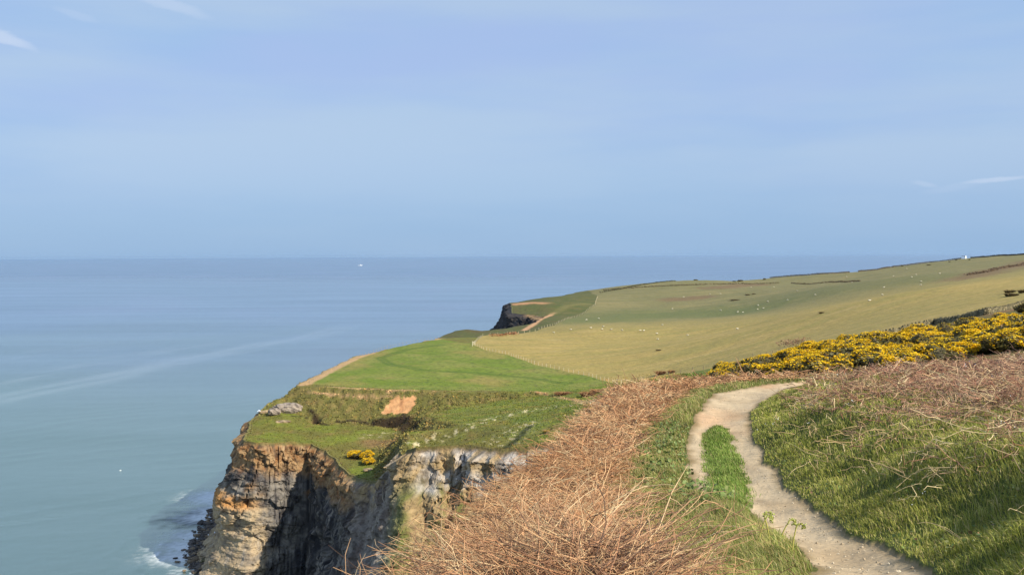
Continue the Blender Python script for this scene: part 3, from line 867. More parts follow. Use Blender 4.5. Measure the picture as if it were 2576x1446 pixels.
def paint_far(s, t, h, X, Y, Z, cv, cv2, hf):
    sh = s.shape
    a = fbm(s / 9, h / 20, 4, 121); c_ = fbm(s / 3, h / 3, 4, 122)
    r = mix(B(S(74, 70, 68), sh), S(52, 50, 52), smooth(-.3, .4, a))
    r = mix(r, S(112, 102, 92), smooth(.15, .7, c_) * .6)
    r = mix(r, S(176, 146, 104), smooth(2.5, 1, h + c_) * smooth(6, 12, X) * .8)
    r = mix(r, S(88, 92, 52), smooth(14, 20, h + 4 * a) * smooth(10, 16, X))
    return r


FARC = [(20, 630, -10, 588, .1, .3, 0), (15, 650, -14, 604, .12, .35, 0), (7, 656, -20, 620, .12, .35, 0), (0, 662, -34, 640, .12, .35, 0), (-1, 690, -34, 684, .12, .3, 0), (-2, 720, -30, 722, .1, .3, 0)]
curtain('cliff', FARC, .6, 90, paint_far, 300, 1.2, 1.0)

# ------------------------------------------------------------------ sea
sth = np.radians(np.concatenate([np.arange(-100, -34, 3), np.arange(-34, 5, .12), np.arange(5, 101, 3)]))
srr = [60.0]
while srr[-1] < 118000:
    r_ = srr[-1]; srr.append(r_ + (2.0 if r_ < 170 else .75 if r_ < 420 else .75 * (r_ / 420) ** 2 if r_ < 3000 else r_ * .08))
srr = np.array(srr)
A_, R2 = np.meshgrid(sth, srr)
sx = (np.sin(A_) * R2).ravel(); sy = (np.cos(A_) * R2).ravel()
# swell running in to the point, crests bending towards the shore
ph = (sx * .68 - sy * .73) / 15.0 + .9 * fbm(sx / 70, sy / 70, 3, 131)
w1 = np.sin(2 * math.pi * ph); w1 = np.where(w1 > 0, w1 ** 1.6, w1 * .6)
near_ = smooth(700, 240, R2.ravel())
swell = .13 * w1 * near_ * smooth(-.5, .5, fbm(sx / 45, sy / 45, 2, 132)) + .05 * fbm(sx / 6, sy / 6, 3, 133) * near_
fd = np.hypot(sx + 74, sy - 250)
dshore = dline(sx, sy, [(-30, 176), (-40, 214), (-48, 229), (-60, 223), (-71, 228), (-79, 246), (-80, 268), (-78, 290)])
brk = .35 * np.exp(-((dshore - 12 - 3 * fbm(sx / 9, sy / 9, 2, 134)) / 1.6) ** 2) + .3 * np.exp(-((dshore - 22 - 4 * fbm(sx / 12, sy / 12, 2, 135)) / 1.8) ** 2)
brk = brk * smooth(40, 15, fd)
sz = SEA + swell + brk
# water colour: turbid green inshore, bluer offshore, paler slicks, a wind-ruffled band out to the horizon
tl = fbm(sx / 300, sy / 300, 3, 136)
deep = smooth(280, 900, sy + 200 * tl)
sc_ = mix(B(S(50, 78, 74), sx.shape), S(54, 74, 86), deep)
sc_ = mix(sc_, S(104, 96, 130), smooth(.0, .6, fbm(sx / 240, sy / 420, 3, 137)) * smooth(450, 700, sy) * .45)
# slick line
la, lb = at_z(-60, 1012, SEA)[:2], at_z(835, 832, SEA)[:2]
e = (lb - la) / np.linalg.norm(lb - la)
along = (sx - la[0]) * e[0] + (sy - la[1]) * e[1]; across = -(sx - la[0]) * e[1] + (sy - la[1]) * e[0]
wv = 16 * fbm(along / 160, along * 0, 3, 138)
slick = smooth(26, 4, np.abs(across - wv)) * smooth(-.7, .3, fbm(along / 90, across / 10, 4, 139)) * smooth(700, 420, along)
slick = np.maximum(slick, .7 * smooth(22, 3, np.abs(across - 55 - 1.3 * wv)) * smooth(-.3, .5, fbm(along / 60, across / 9, 4, 140)) * smooth(480, 250, along))
slick = np.maximum(slick, .6 * smooth(60, 5, np.abs(across - 140 - wv)) * smooth(.05, .6, fbm(along / 60, across / 10, 4, 141)))
sc_ = mix(sc_, S(226, 232, 240), slick * .22)
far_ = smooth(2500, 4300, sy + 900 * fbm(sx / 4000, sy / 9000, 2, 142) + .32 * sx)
# dark patch on the water and foam at the point
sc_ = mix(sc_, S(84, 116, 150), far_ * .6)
dark_patch = smooth(17, 3, np.hypot((sx + 84) / 1.4, sy - 284) + 6 * fbm(sx / 5, sy / 5, 3, 143))
sc_ = mix(sc_, S(54, 54, 62), dark_patch * .8)
fo = np.clip(smooth(10, 1, dshore + 4.5 * fbm(sx / 4, sy / 4, 3, 144)) * smooth(-.25, .3, fbm(sx / 2.4, sy / 1.8, 4, 145))
             + 1.0 * smooth(.5, .8, brk / .35 * smooth(-.1, .6, fbm(sx / 7, sy / 7, 3, 146)) + .35 * fbm(sx / 1.5, sy / 1.5, 3, 147)), 0, 1) * smooth(45, 25, fd)
pts_f = [at_z(545, 1243, SEA), at_z(530, 1300, SEA), at_z(505, 1345, SEA), at_z(480, 1372, SEA), at_z(470, 1398, SEA), at_z(538, 1250, SEA), at_z(556, 1283, SEA), at_z(575, 1275, SEA), at_z(548, 1258, SEA), at_z(560, 1340, SEA)]
for p_ in pts_f:
    fo = np.maximum(fo, smooth(9.5, .5, np.hypot((sx - p_[0]) * .6, (sy - p_[1]) * .8) + 2.8 * fbm(sx / 1.7, sy / 1.7, 3, 148)))
sc_ = mix(sc_, S(225, 230, 232), fo * .92)
si = np.arange(len(srr) * len(sth)).reshape(len(srr), len(sth))
q = np.stack([si[:-1, :-1], si[:-1, 1:], si[1:, 1:], si[1:, :-1]], -1).reshape(-1, 4)
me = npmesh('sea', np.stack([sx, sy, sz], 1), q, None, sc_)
for nm, val in (('ruffle', far_), ('foam', np.clip(fo + .9 * dark_patch, 0, 1))):
    a_ = me.attributes.new(nm, 'FLOAT', 'POINT'); a_.data.foreach_set('value', val.astype(np.float32))
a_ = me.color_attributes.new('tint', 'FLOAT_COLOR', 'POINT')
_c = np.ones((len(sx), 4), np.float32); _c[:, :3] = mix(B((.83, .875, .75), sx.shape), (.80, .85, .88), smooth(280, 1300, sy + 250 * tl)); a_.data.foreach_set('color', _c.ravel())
m, nt, out = newmat('sea_water'); N = nt.nodes; Lk = nt.links.new
ca = N.new('ShaderNodeAttribute'); ca.attribute_name = 'col'
ra = N.new('ShaderNodeAttribute'); ra.attribute_name = 'ruffle'
tc = N.new('ShaderNodeTexCoord')
mp = N.new('ShaderNodeMapping'); mp.inputs['Rotation'].default_value = (0, 0, math.radians(-47)); mp.inputs['Scale'].default_value = (.16, .5, .3)
Lk(tc.outputs['Object'], mp.inputs['Vector'])
nb = N.new('ShaderNodeTexNoise'); nb.inputs['Scale'].default_value = 1.0; nb.inputs['Detail'].default_value = 7; nb.inputs['Roughness'].default_value = .62
Lk(mp.outputs['Vector'], nb.inputs['Vector'])
bp = N.new('ShaderNodeBump'); bp.inputs['Strength'].default_value = .5; bp.inputs['Distance'].default_value = .5
Lk(nb.outputs['Fac'], bp.inputs['Height'])
df = N.new('ShaderNodeBsdfDiffuse'); Lk(ca.outputs['Color'], df.inputs['Color']); Lk(bp.outputs['Normal'], df.inputs['Normal'])
gl = N.new('ShaderNodeBsdfGlossy'); ta = N.new('ShaderNodeAttribute'); ta.attribute_name = 'tint'; Lk(ta.outputs['Color'], gl.inputs['Color']); Lk(bp.outputs['Normal'], gl.inputs['Normal'])
mr = N.new('ShaderNodeMapRange'); mr.inputs['To Min'].default_value = .16; mr.inputs['To Max'].default_value = .3
Lk(ra.outputs['Fac'], mr.inputs['Value']); Lk(mr.outputs['Result'], gl.inputs['Roughness'])
lw = N.new('ShaderNodeLayerWeight'); lw.inputs['Blend'].default_value = .5
f1 = N.new('ShaderNodeMapRange'); f1.inputs['From Min'].default_value = .6; f1.inputs['From Max'].default_value = 1.0; f1.inputs['To Min'].default_value = .42; f1.inputs['To Max'].default_value = .93
Lk(lw.outputs['Facing'], f1.inputs['Value'])
f2 = N.new('ShaderNodeMath'); f2.operation = 'MULTIPLY_ADD'; f2.inputs[1].default_value = -.36; Lk(ra.outputs['Fac'], f2.inputs[0]); Lk(f1.outputs['Result'], f2.inputs[2])
mp2 = N.new('ShaderNodeMapping'); mp2.inputs['Rotation'].default_value = (0, 0, math.radians(-14)); mp2.inputs['Scale'].default_value = (.0022, .012, .01)
Lk(tc.outputs['Object'], mp2.inputs['Vector'])
ns = N.new('ShaderNodeTexNoise'); ns.inputs['Detail'].default_value = 6; ns.inputs['Roughness'].default_value = .6; ns.inputs['Scale'].default_value = 1.0
Lk(mp2.outputs['Vector'], ns.inputs['Vector'])
f4 = N.new('ShaderNodeMapRange'); f4.inputs['From Min'].default_value = .3; f4.inputs['From Max'].default_value = .7; f4.inputs['To Min'].default_value = -.09; f4.inputs['To Max'].default_value = .07
Lk(ns.outputs['Fac'], f4.inputs['Value'])
f5 = N.new('ShaderNodeMath'); f5.operation = 'ADD'; Lk(f2.outputs[0], f5.inputs[0]); Lk(f4.outputs['Result'], f5.inputs[1]); f2 = f5
fa = N.new('ShaderNodeAttribute'); fa.attribute_name = 'foam'  # holds the foam and the dark patch at the point
f3 = N.new('ShaderNodeMath'); f3.operation = 'MULTIPLY_ADD'; f3.inputs[1].default_value = -.6; f3.use_clamp = True; Lk(fa.outputs['Fac'], f3.inputs[0]); Lk(f2.outputs[0], f3.inputs[2])
mx = N.new('ShaderNodeMixShader'); Lk(f3.outputs[0], mx.inputs['Fac']); Lk(df.outputs['BSDF'], mx.inputs[1]); Lk(gl.outputs['BSDF'], mx.inputs[2])
Lk(mx.outputs['Shader'], out.inputs['Surface'])
sea = tag(link('sea', me, m), kind='structure')

# ------------------------------------------------------------------ sky, sun, camera
SUN_EL, SUN_AZ = math.radians(36), math.radians(127)      # azimuth clockwise from straight ahead
scn = bpy.context.scene
W = bpy.data.worlds.new('World'); scn.world = W; W.use_nodes = True
nt = W.node_tree; nt.nodes.clear(); N = nt.nodes; Lk = nt.links.new
out = N.new('ShaderNodeOutputWorld'); bg = N.new('ShaderNodeBackground'); bg.inputs['Strength'].default_value = .1
Lk(bg.outputs['Background'], out.inputs['Surface'])
sky = N.new('ShaderNodeTexSky'); sky.sky_type = 'NISHITA'; sky.sun_disc = False
sky.sun_elevation = SUN_EL; sky.sun_rotation = SUN_AZ
sky.altitude = 70; sky.air_density = 1.0; sky.dust_density = .6; sky.ozone_density = 2.0
tc = N.new('ShaderNodeTexCoord')
# thin high cloud: a veil over the whole sky, streaked along the horizon
def noise(scale, sx_, sz_, det=4, rough=.55, rot=0):
    mp = N.new('ShaderNodeMapping'); mp.inputs['Scale'].default_value = (sx_, sx_, sz_); mp.inputs['Rotation'].default_value = (0, rot, 0)
    Lk(tc.outputs['Generated'], mp.inputs['Vector'])
    nz = N.new('ShaderNodeTexNoise'); nz.inputs['Scale'].default_value = scale; nz.inputs['Detail'].default_value = det; nz.inputs['Roughness'].default_value = rough
    Lk(mp.outputs['Vector'], nz.inputs['Vector']); return nz.outputs['Fac']
def mrange(v, a, b, c=0., d=1., smoothstep=True):
    m_ = N.new('ShaderNodeMapRange'); m_.interpolation_type = 'SMOOTHSTEP' if smoothstep else 'LINEAR'
    for k_, val in zip(('From Min', 'From Max', 'To Min', 'To Max'), (a, b, c, d)): m_.inputs[k_].default_value = val
    Lk(v, m_.inputs['Value']); return m_.outputs['Result']
def math_(op, a, b=None):
    m_ = N.new('ShaderNodeMath'); m_.operation = op
    for k_, v in enumerate((a, b)):
        if v is None: continue
        if isinstance(v, (int, float)): m_.inputs[k_].default_value = v
        else: Lk(v, m_.inputs[k_])
    return m_.outputs[0]
def mixc(a, b, f):
    m_ = N.new('ShaderNodeMix'); m_.data_type = 'RGBA'
    for k_, v in ((6, a), (7, b), (0, f)):
        if isinstance(v, (tuple, list)): m_.inputs[k_].default_value = (*v, 1)
        elif isinstance(v, (int, float)): m_.inputs[k_].default_value = v
        else: Lk(v, m_.inputs[k_])
    return m_.outputs[2]
K = 5.0     # veil radiance relative to display white, before strength and exposure
veil_a = tuple(S(158, 190, 231) * K); veil_b = tuple(S(166, 190, 232) * K); veil_c = tuple(S(144, 180, 220) * K)
VEIL = mixc(veil_a, veil_b, mrange(noise(2.2, 1, 3.5), .35, .65))
sep = N.new('ShaderNodeSeparateXYZ'); Lk(tc.outputs['Generated'], sep.inputs['Vector'])
VEIL = mixc(veil_c, VEIL, mrange(sep.outputs['Z'], .0, .16))
VEIL = mixc(VEIL, tuple(S(178, 201, 228) * K), math_('MULTIPLY', math_('MULTIPLY', mrange(noise(1.7, 1, 6.5, 6, .5), .4, .66), .85), mrange(sep.outputs['Z'], .02, .13, .25, 1)))
skyc = mixc(sky.outputs['Color'], VEIL, .94)
# wisps of cirrus
def wisp(u, v, la, lb, tilt, amt, inp):
    d = ray(u, v); d = d / np.linalg.norm(d)
    rt = np.cross(d, [0, 0, 1]); rt /= np.linalg.norm(rt); up = np.cross(rt, d)
    a = math.radians(tilt); ax1 = rt * math.cos(a) + up * math.sin(a); ax2 = -rt * math.sin(a) + up * math.cos(a)
    def dot(vec, k):
        vm = N.new('ShaderNodeVectorMath'); vm.operation = 'DOT_PRODUCT'; vm.inputs[1].default_value = tuple(vec)
        Lk(tc.outputs['Generated'], vm.inputs[0]); return math_('DIVIDE', vm.outputs['Value'], k)
    p = dot(ax1, la / F); q_ = dot(ax2, lb / F)
    nz = math_('MULTIPLY', math_('SUBTRACT', noise(34, 1, 3.0, 6, .65), .5), 2.2)
    r2 = math_('ADD', math_('MULTIPLY', p, p), math_('MULTIPLY', math_('ADD', q_, nz), math_('ADD', q_, nz)))
    front = N.new('ShaderNodeVectorMath'); front.operation = 'DOT_PRODUCT'; front.inputs[1].default_value = tuple(d); Lk(tc.outputs['Generated'], front.inputs[0])
    f = math_('MULTIPLY', mrange(r2, 2.0, 0.0, 0, amt), mrange(front.outputs['Value'], 0, .3))
    return mixc(inp, tuple(S(214, 226, 246) * K), f)
for args in [(2, 90, 62, 12, -20, .5), (190, 40, 40, 8, -14, .14), (425, 12, 80, 12, -14, .26), (2505, 452, 60, 5, 4, .4), (2325, 463, 26, 5, -12, .18), (2390, 474, 50, 8, 8, .1)]:
    skyc = wisp(*args, skyc)
Lk(skyc, bg.inputs['Color'])

m, nt, out = newmat('air'); pv = nt.nodes.new('ShaderNodeVolumePrincipled')
pv.inputs['Color'].default_value = (.50, .72, .98, 1); pv.inputs['Density'].default_value = 1.9e-5; pv.inputs['Anisotropy'].default_value = .2
nt.links.new(pv.outputs['Volume'], out.inputs['Volume'])
mb = MB(); mb.box((0, 0, (18 + SEA - 5) / 2), (260000, 260000, 18 - (SEA - 5)))
tag(mb.build('haze', m, None, False), kind='stuff')

sd = bpy.data.lights.new('sun', 'SUN'); sd.energy = 3.45; sd.angle = math.radians(.55); sd.color = (1, .93, .80)
so = bpy.data.objects.new('sun', sd); C.objects.link(so)
sv = Vector((math.sin(SUN_AZ) * math.cos(SUN_EL), math.cos(SUN_AZ) * math.cos(SUN_EL), math.sin(SUN_EL)))
so.rotation_euler = sv.to_track_quat('Z', 'Y').to_euler(); so.location = sv * 50

cd = bpy.data.cameras.new('camera'); cam = bpy.data.objects.new('camera', cd); C.objects.link(cam)
cd.sensor_fit = 'HORIZONTAL'; cd.sensor_width = 36; cd.lens = 36 * F / 2575.0
cd.clip_start = .05; cd.clip_end = 100000
Rm = Matrix((( _rt[0], _up[0], -_fw[0]), (_rt[1], _up[1], -_fw[1]), (_rt[2], _up[2], -_fw[2])))
cam.matrix_world = Rm.to_4x4()
scn.camera = cam
vs = scn.view_settings; vs.view_transform = 'Standard'; vs.look = 'None'; vs.exposure = 1.0; vs.gamma = 1.0; vs.use_curve_mapping = False
scn.cycles.max_bounces = 6
# ------------------------------------------------------------------ near vegetation
def zn(x, y): return H_land(np.asarray(x, float), np.asarray(y, float))


brD = np.array([0, 3, 5, 7, 9, 14, 18, 22, 26, 29, 31, 34, 40.])
brX = np.array([.5, .72, .92, .98, 1.1, 1.75, 2.5, 3.55, 4.7, 6.2, 9., 14, 18])


def logy(n, a, b): return np.exp(RNG.uniform(math.log(a), math.log(b), n))


def pick(n, cols, w, jit=.12):
    w = np.array(w, float) / sum(w)
    c = np.array(cols)[RNG.choice(len(cols), n, p=w)]
    return c * RNG.uniform(1 - jit * 2, 1 + jit, (n, 1))


BRK = [S(208, 160, 116), S(222, 182, 134), S(176, 134, 98), S(192, 140, 98), S(226, 200, 154), S(128, 98, 76)]


def stalks(x, y, z, n_thick, length, up_share, cols, wts, rad=.0032, twig=3, pxr=.00036, upl=1.0):
    """kinked dead fern stalks with short side stubs"""
    n = len(x)
    yaw = RNG.uniform(0, 2 * math.pi, n)
    up = RNG.random(n) < up_share
    pit = np.where(up, np.radians(RNG.uniform(35, 88, n)), np.radians(RNG.normal(4, 14, n)))
    L = RNG.uniform(length[0], length[1], n) * np.where(up, .62 * upl, 1)
    kf = RNG.uniform(.4, .8, n)
    yaw2 = yaw + RNG.normal(0, .7, n) * np.where(up, 2, 1); pit2 = np.where(up & (RNG.random(n) < .6), np.radians(RNG.uniform(-60, 5, n)), pit + RNG.normal(0, .25, n))
    d1 = np.stack([np.cos(yaw) * np.cos(pit), np.sin(yaw) * np.cos(pit), np.sin(pit)], 1)
    d2 = np.stack([np.cos(yaw2) * np.cos(pit2), np.sin(yaw2) * np.cos(pit2), np.sin(pit2)], 1)
    p0 = np.stack([x, y, z + np.where(up, 0, RNG.uniform(.0, 1, n) * n_thick)], 1)
    a = p0 + d1 * (L * kf * .5)[:, None] + RNG.normal(0, .012, (n, 3))
    b = p0 + d1 * (L * kf)[:, None]
    c = b + d2 * (L * (1 - kf) * .5)[:, None] + RNG.normal(0, .015, (n, 3)); e = b + d2 * (L * (1 - kf))[:, None] - np.array([0, 0, .02])
    P = np.stack([p0, a, b, c, e], 1)
    D = np.hypot(x, y)
    r = np.maximum(rad * RNG.uniform(.65, 1.25, n), D * pxr * RNG.uniform(.8, 1.2, n))
    R = r[:, None] * np.array([1, .95, .85, .7, .4])
    cl = pick(n, cols, wts)
    pm_ = fbm(x * .75, y * .5, 3, 155)[:, None]; cl = cl * (1 + .3 * pm_) * np.where(pm_ < -.15, np.array([.92, .84, .78]), 1)
    mb = MB(); tubes(mb, P, R, cl)
    for k in range(twig):
        f = RNG.uniform(.2, .95, n); seg = np.clip((f * 4).astype(int), 0, 3); ft = f * 4 - seg
        q0 = P[np.arange(n), seg] * (1 - ft)[:, None] + P[np.arange(n), seg + 1] * ft[:, None]
        dr = RNG.normal(size=(n, 3)); dr[:, 2] *= .55; dr /= np.linalg.norm(dr, axis=1, keepdims=True)
        l = RNG.uniform(.06, .24, n)
        q1 = q0 + dr * (l * .5)[:, None]; q2 = q0 + dr * l[:, None] + RNG.normal(0, .02, (n, 3)) - np.array([0, 0, .015])
        tubes(mb, np.stack([q0, q1, q2], 1), (r * .5)[:, None] * np.array([1, .9, .5]), cl * RNG.uniform(.75, 1.05, (n, 1)))
    return mb


def scatter_left(n, a, b, rim=False):
    yy = logy(n, a, b)
    cl_ = np.interp(yy, cD, cX); lo = cl_ - np.interp(yy, [4, 7, 12, 20], [.0, .1, .5, 1.0])
    hi = np.interp(yy, brD, brX)
    xx = lo + (hi - lo) * RNG.random(n)
    edge = smooth(0, .5, hi - xx + .35 * fbm(xx * 1.3, yy * 1.0, 2, 151))
    patch = smooth(-.55, -.1, fbm(xx * .55, yy * .4, 3, 152))
    k = RNG.random(n) < edge * (.35 + .65 * patch)
    return xx[k], yy[k]


xx, yy = scatter_left(17000, 3.9, 33)
mb = stalks(xx, yy, zn(xx, yy), (.07 + .12 * smooth(6, 13, yy)) * (1 + .5 * fbm(xx * .8, yy * .8, 2, 153)), (.25, .75), .01 + .11 * smooth(9, 16, yy), BRK, [5, 4, 3, 3, 2, 1.2], upl=.65)
# deep tangle on the hummock close by
n = 2600
xx = RNG.normal(.26, .34, n); yy = RNG.normal(4.7, .5, n); k = (yy > 3.8) & (yy < 6) & (xx < .68 + .1 * RNG.normal(size=n))
xx, yy = xx[k], yy[k]
mb2 = stalks(xx, yy, zn(xx, yy), .22, (.3, .8), .22, [S(202, 160, 118), S(188, 142, 106), S(216, 186, 142), S(152, 114, 88), S(98, 76, 62)], [4, 4, 2, 2.4, 1.8], .0032, 3, upl=.8)
for lst in ('v', 'c'): getattr(mb, lst).extend(getattr(mb2, lst))
mb.q.extend([q_ + mb.n for q_ in mb2.q]); mb.n += mb2.n
tag(mb.build('dead_bracken', M['dead'], None, True), 'tangled mat of pinkish brown dead bracken stalks along the cliff edge left of the path', 'dead bracken', kind='stuff')
# crumpled fronds lying in the mat
n = 80000
xx, yy = scatter_left(n, 3.6, 33)
mb = MB()
D = np.hypot(xx, yy)
P = np.stack([xx, yy, zn(xx, yy) + RNG.uniform(.01, .20, len(xx)) * np.interp(yy, [4, 8, 14], [.3, .45, 1])], 1)
cards(mb, P, np.maximum(RNG.uniform(.018, .05, len(xx)), D * .0016), pick(len(xx), [S(186, 138, 98), S(158, 114, 82), S(204, 162, 116), S(112, 84, 62)], [4, 3, 3, 1.5]), .5)
tag(mb.build('fern_litter', M['dead'], None, True), 'crumpled brown fern fronds lying in the bracken mat at the cliff edge', 'fern litter', kind='stuff')


def scatter_bank(n, a, b, o0, o1):
    yy = logy(n, a, b); off = RNG.uniform(o0, o1, n)
    return np.interp(yy, pD, pR) + wig(yy, 1.3) + off, yy, off


# brown bracken over the top of the right-hand bank
xx, yy, off = scatter_bank(27000, 4.2, 30, .7, 9.5)
pr = smooth(1.0, 3.3, off + 1.3 * fbm(xx * .6, yy * .4, 3, 161) + .02 * (yy - 10))
k = RNG.random(len(xx)) < pr
xx, yy = xx[k], yy[k]
mb = stalks(xx, yy, zn(xx, yy), .11, (.2, .62), .34, [S(190, 146, 118), S(206, 168, 132), S(156, 120, 100), S(170, 120, 96), S(214, 188, 148), S(120, 96, 84)], [4, 3, 3, 3, 2, 1.6], .003, 3, upl=.7)
tag(mb.build('dead_bracken', M['dead'], None, True), 'greyish brown dead bracken over the top of the grassy bank right of the path', 'dead bracken', kind='stuff')
n = 30000
xx, yy, off = scatter_bank(n, 5, 33, 1.2, 9.5)
k = RNG.random(n) < smooth(1.5, 3.8, off + 1.3 * fbm(xx * .6, yy * .4, 3, 161))
xx, yy = xx[k], yy[k]; mb = MB()
cards(mb, np.stack([xx, yy, zn(xx, yy) + RNG.uniform(.0, .09, len(xx))], 1), np.maximum(RNG.uniform(.02, .05, len(xx)), np.hypot(xx, yy) * .0016),
      pick(len(xx), [S(140, 106, 84), S(120, 90, 74), S(160, 126, 98), S(92, 72, 60)], [4, 3, 2, 2]), .4)
tag(mb.build('fern_litter', M['dead'], None, True), 'crumpled brown fern litter among the bracken on the right bank', 'fern litter', kind='stuff')
# loose straw-coloured stems lying on the bank's grass
xx, yy, off = scatter_bank(2600, 4.2, 26, .15, 4.5)
k = RNG.random(len(xx)) < smooth(-.5, .3, fbm(xx * .8, yy * .6, 2, 163)) * smooth(.15, 1.2, off)
xx, yy = xx[k], yy[k]
mb = stalks(xx, yy, zn(xx, yy) + .05, .12, (.2, .6), .42, [S(222, 200, 154), S(204, 176, 132), S(180, 156, 118)], [4, 3, 2], .0036, 1, upl=.75)
tag(mb.build('straw_stems', M['dead'], None, True), 'loose straw coloured stems lying across the green grass of the right bank', 'dry stems', kind='stuff')

# grass
GR = [S(112, 124, 48), S(94, 110, 42), S(130, 138, 60), S(76, 92, 40), S(164, 152, 94)]


def grass(name, x, y, label, len_=(.08, .2), cols=GR, wts=(4, 4, 3, 2, 1.2), wid=.0055, lean=(.2, .9), cat='grass', lenmod=None):
    n = len(x); z = zn(x, y) - .01
    D = np.hypot(x, y)
    cl = fbm(x * 1.5, y * 1.5, 2, 171)
    L = RNG.uniform(len_[0], len_[1], n) * (1 + .45 * cl)
    if lenmod is not None: L = L * lenmod
    W = np.maximum(wid * RNG.uniform(.6, 1.3, n), D * .00052)
    dirn = 2.6 + 1.6 * fbm(x * .7, y * .7, 2, 172) + RNG.normal(0, .8, n)
    c = pick(n, cols, wts)
    c = c * (1 + .28 * fbm(x * .5, y * .45, 3, 173))[:, None]
    mb = MB()
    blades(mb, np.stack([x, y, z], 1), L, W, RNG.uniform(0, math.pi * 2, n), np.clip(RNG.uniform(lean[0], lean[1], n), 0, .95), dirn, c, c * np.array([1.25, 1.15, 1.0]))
    return tag(mb.build(name, M['grass'], None, True), label, cat, kind='stuff')


xx, yy, off = scatter_bank(240000, 3.6, 31, .02, 5.0)
k = RNG.random(len(xx)) < smooth(3.6, 1.3, off + 1.3 * fbm(xx * .6, yy * .4, 3, 161)) * .88 + .12
xx, yy, off = xx[k], yy[k], off[k]
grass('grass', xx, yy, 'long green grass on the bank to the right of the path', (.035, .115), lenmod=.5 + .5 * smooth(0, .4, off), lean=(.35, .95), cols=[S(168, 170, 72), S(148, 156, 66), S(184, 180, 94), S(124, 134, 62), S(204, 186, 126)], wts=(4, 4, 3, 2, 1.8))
n = 16000
yy = RNG.uniform(sD[0] - .1, sD[-1], n); a = np.interp(yy, sD, sL); b = np.interp(yy, sD, sR); t_ = RNG.uniform(-.3, 1.3, n); xx = a + (b - a) * t_
k = RNG.random(n) < smooth(-.3, .12, np.minimum(t_, 1 - t_) + .35 * fbm(xx * 3.2, yy * 2.0, 3, 191)); xx, yy = xx[k], yy[k]
grass('grass', xx, yy, 'narrow strip of green grass between the two tracks of the path', (.03, .085), lean=(.3, .95), cols=[S(124, 150, 62), S(106, 134, 54), S(146, 162, 80), S(170, 164, 104)], wts=(4, 3, 3, 1))
n = 120000
yy = logy(n, 3.2, 36); lo = np.interp(yy, brD, brX) - .45; hi = np.interp(yy, pD, pL) + wig(yy, 7.7) - .03
lo = np.where(yy > 27, np.interp(yy, cD, cX) + 1.0, lo); hi = np.where(yy > 29, hi, hi)
xx = lo + (hi - lo) * RNG.random(n); k = (hi > lo) & (RNG.random(n) < np.clip((hi - lo) * .8, .25, 1))
xx, yy = xx[k], yy[k]
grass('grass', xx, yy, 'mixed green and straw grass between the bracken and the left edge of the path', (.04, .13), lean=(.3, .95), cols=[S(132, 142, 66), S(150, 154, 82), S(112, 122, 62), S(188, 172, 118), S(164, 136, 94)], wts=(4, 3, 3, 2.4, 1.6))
n = 26000
xx = RNG.uniform(5, 22, n); yy = RNG.uniform(26, 40, n); k = (xx > np.interp(yy, pD, pR)) | (xx < np.interp(yy, pD, pL)); xx, yy = xx[k], yy[k]
grass('grass', xx, yy, 'rough grass on the rise behind the bend of the path', (.04, .11), cols=[S(98, 118, 52), S(120, 130, 66), S(160, 134, 92), S(140, 112, 80)], wts=(4, 3, 2, 2))
n = 16000
xx, yy = scatter_left(n, 3.8, 30)
k = fbm(xx * .9, yy * .6, 2, 175) > .0; xx, yy = xx[k], yy[k]
grass('grass', xx, yy, 'green and straw grass growing up through the dead bracken mat', (.06, .2), cols=[S(114, 132, 58), S(150, 146, 84), S(186, 168, 116)], wts=(3, 2, 2))

# bramble leaves at the left edge of the path
n = 1500
yy = RNG.uniform(10.5, 19, n); xx = np.interp(yy, pD, pL) - np.abs(RNG.normal(.28, .22, n)); k = fbm(xx * 1.6, yy * 1.0, 2, 181) > -.15
xx, yy = xx[k], yy[k]; mb = MB()
cards(mb, np.stack([xx, yy, zn(xx, yy) + RNG.uniform(.02, .2, len(xx))], 1), RNG.uniform(.03, .065, len(xx)), pick(len(xx), [S(118, 138, 72), S(96, 112, 58), S(140, 148, 92)], [3, 2, 2]), 1.2)
tag(mb.build('bramble', M['leaf'], None, True), 'low dark green bramble leaves at the left edge of the path', 'bramble', kind='stuff')
# broad leaves among the bank's grass
xx, yy, off = scatter_bank(14000, 4, 24, .05, 4.5)
k = fbm(xx * 1.1, yy * .9, 3, 185) > .1; xx, yy = xx[k], yy[k]; mb = MB()
cards(mb, np.stack([xx, yy, zn(xx, yy) + RNG.uniform(.02, .09, len(xx))], 1), np.maximum(RNG.uniform(.015, .04, len(xx)), np.hypot(xx, yy) * .0013), pick(len(xx), [S(120, 138, 70), S(92, 110, 54), S(150, 150, 92), S(130, 104, 74)], [3, 3, 2, 1.5]), 1.2)
tag(mb.build('leafy_weeds', M['leaf'], None, True), 'small broad leaved weeds among the grass of the right bank', 'weeds', kind='stuff')
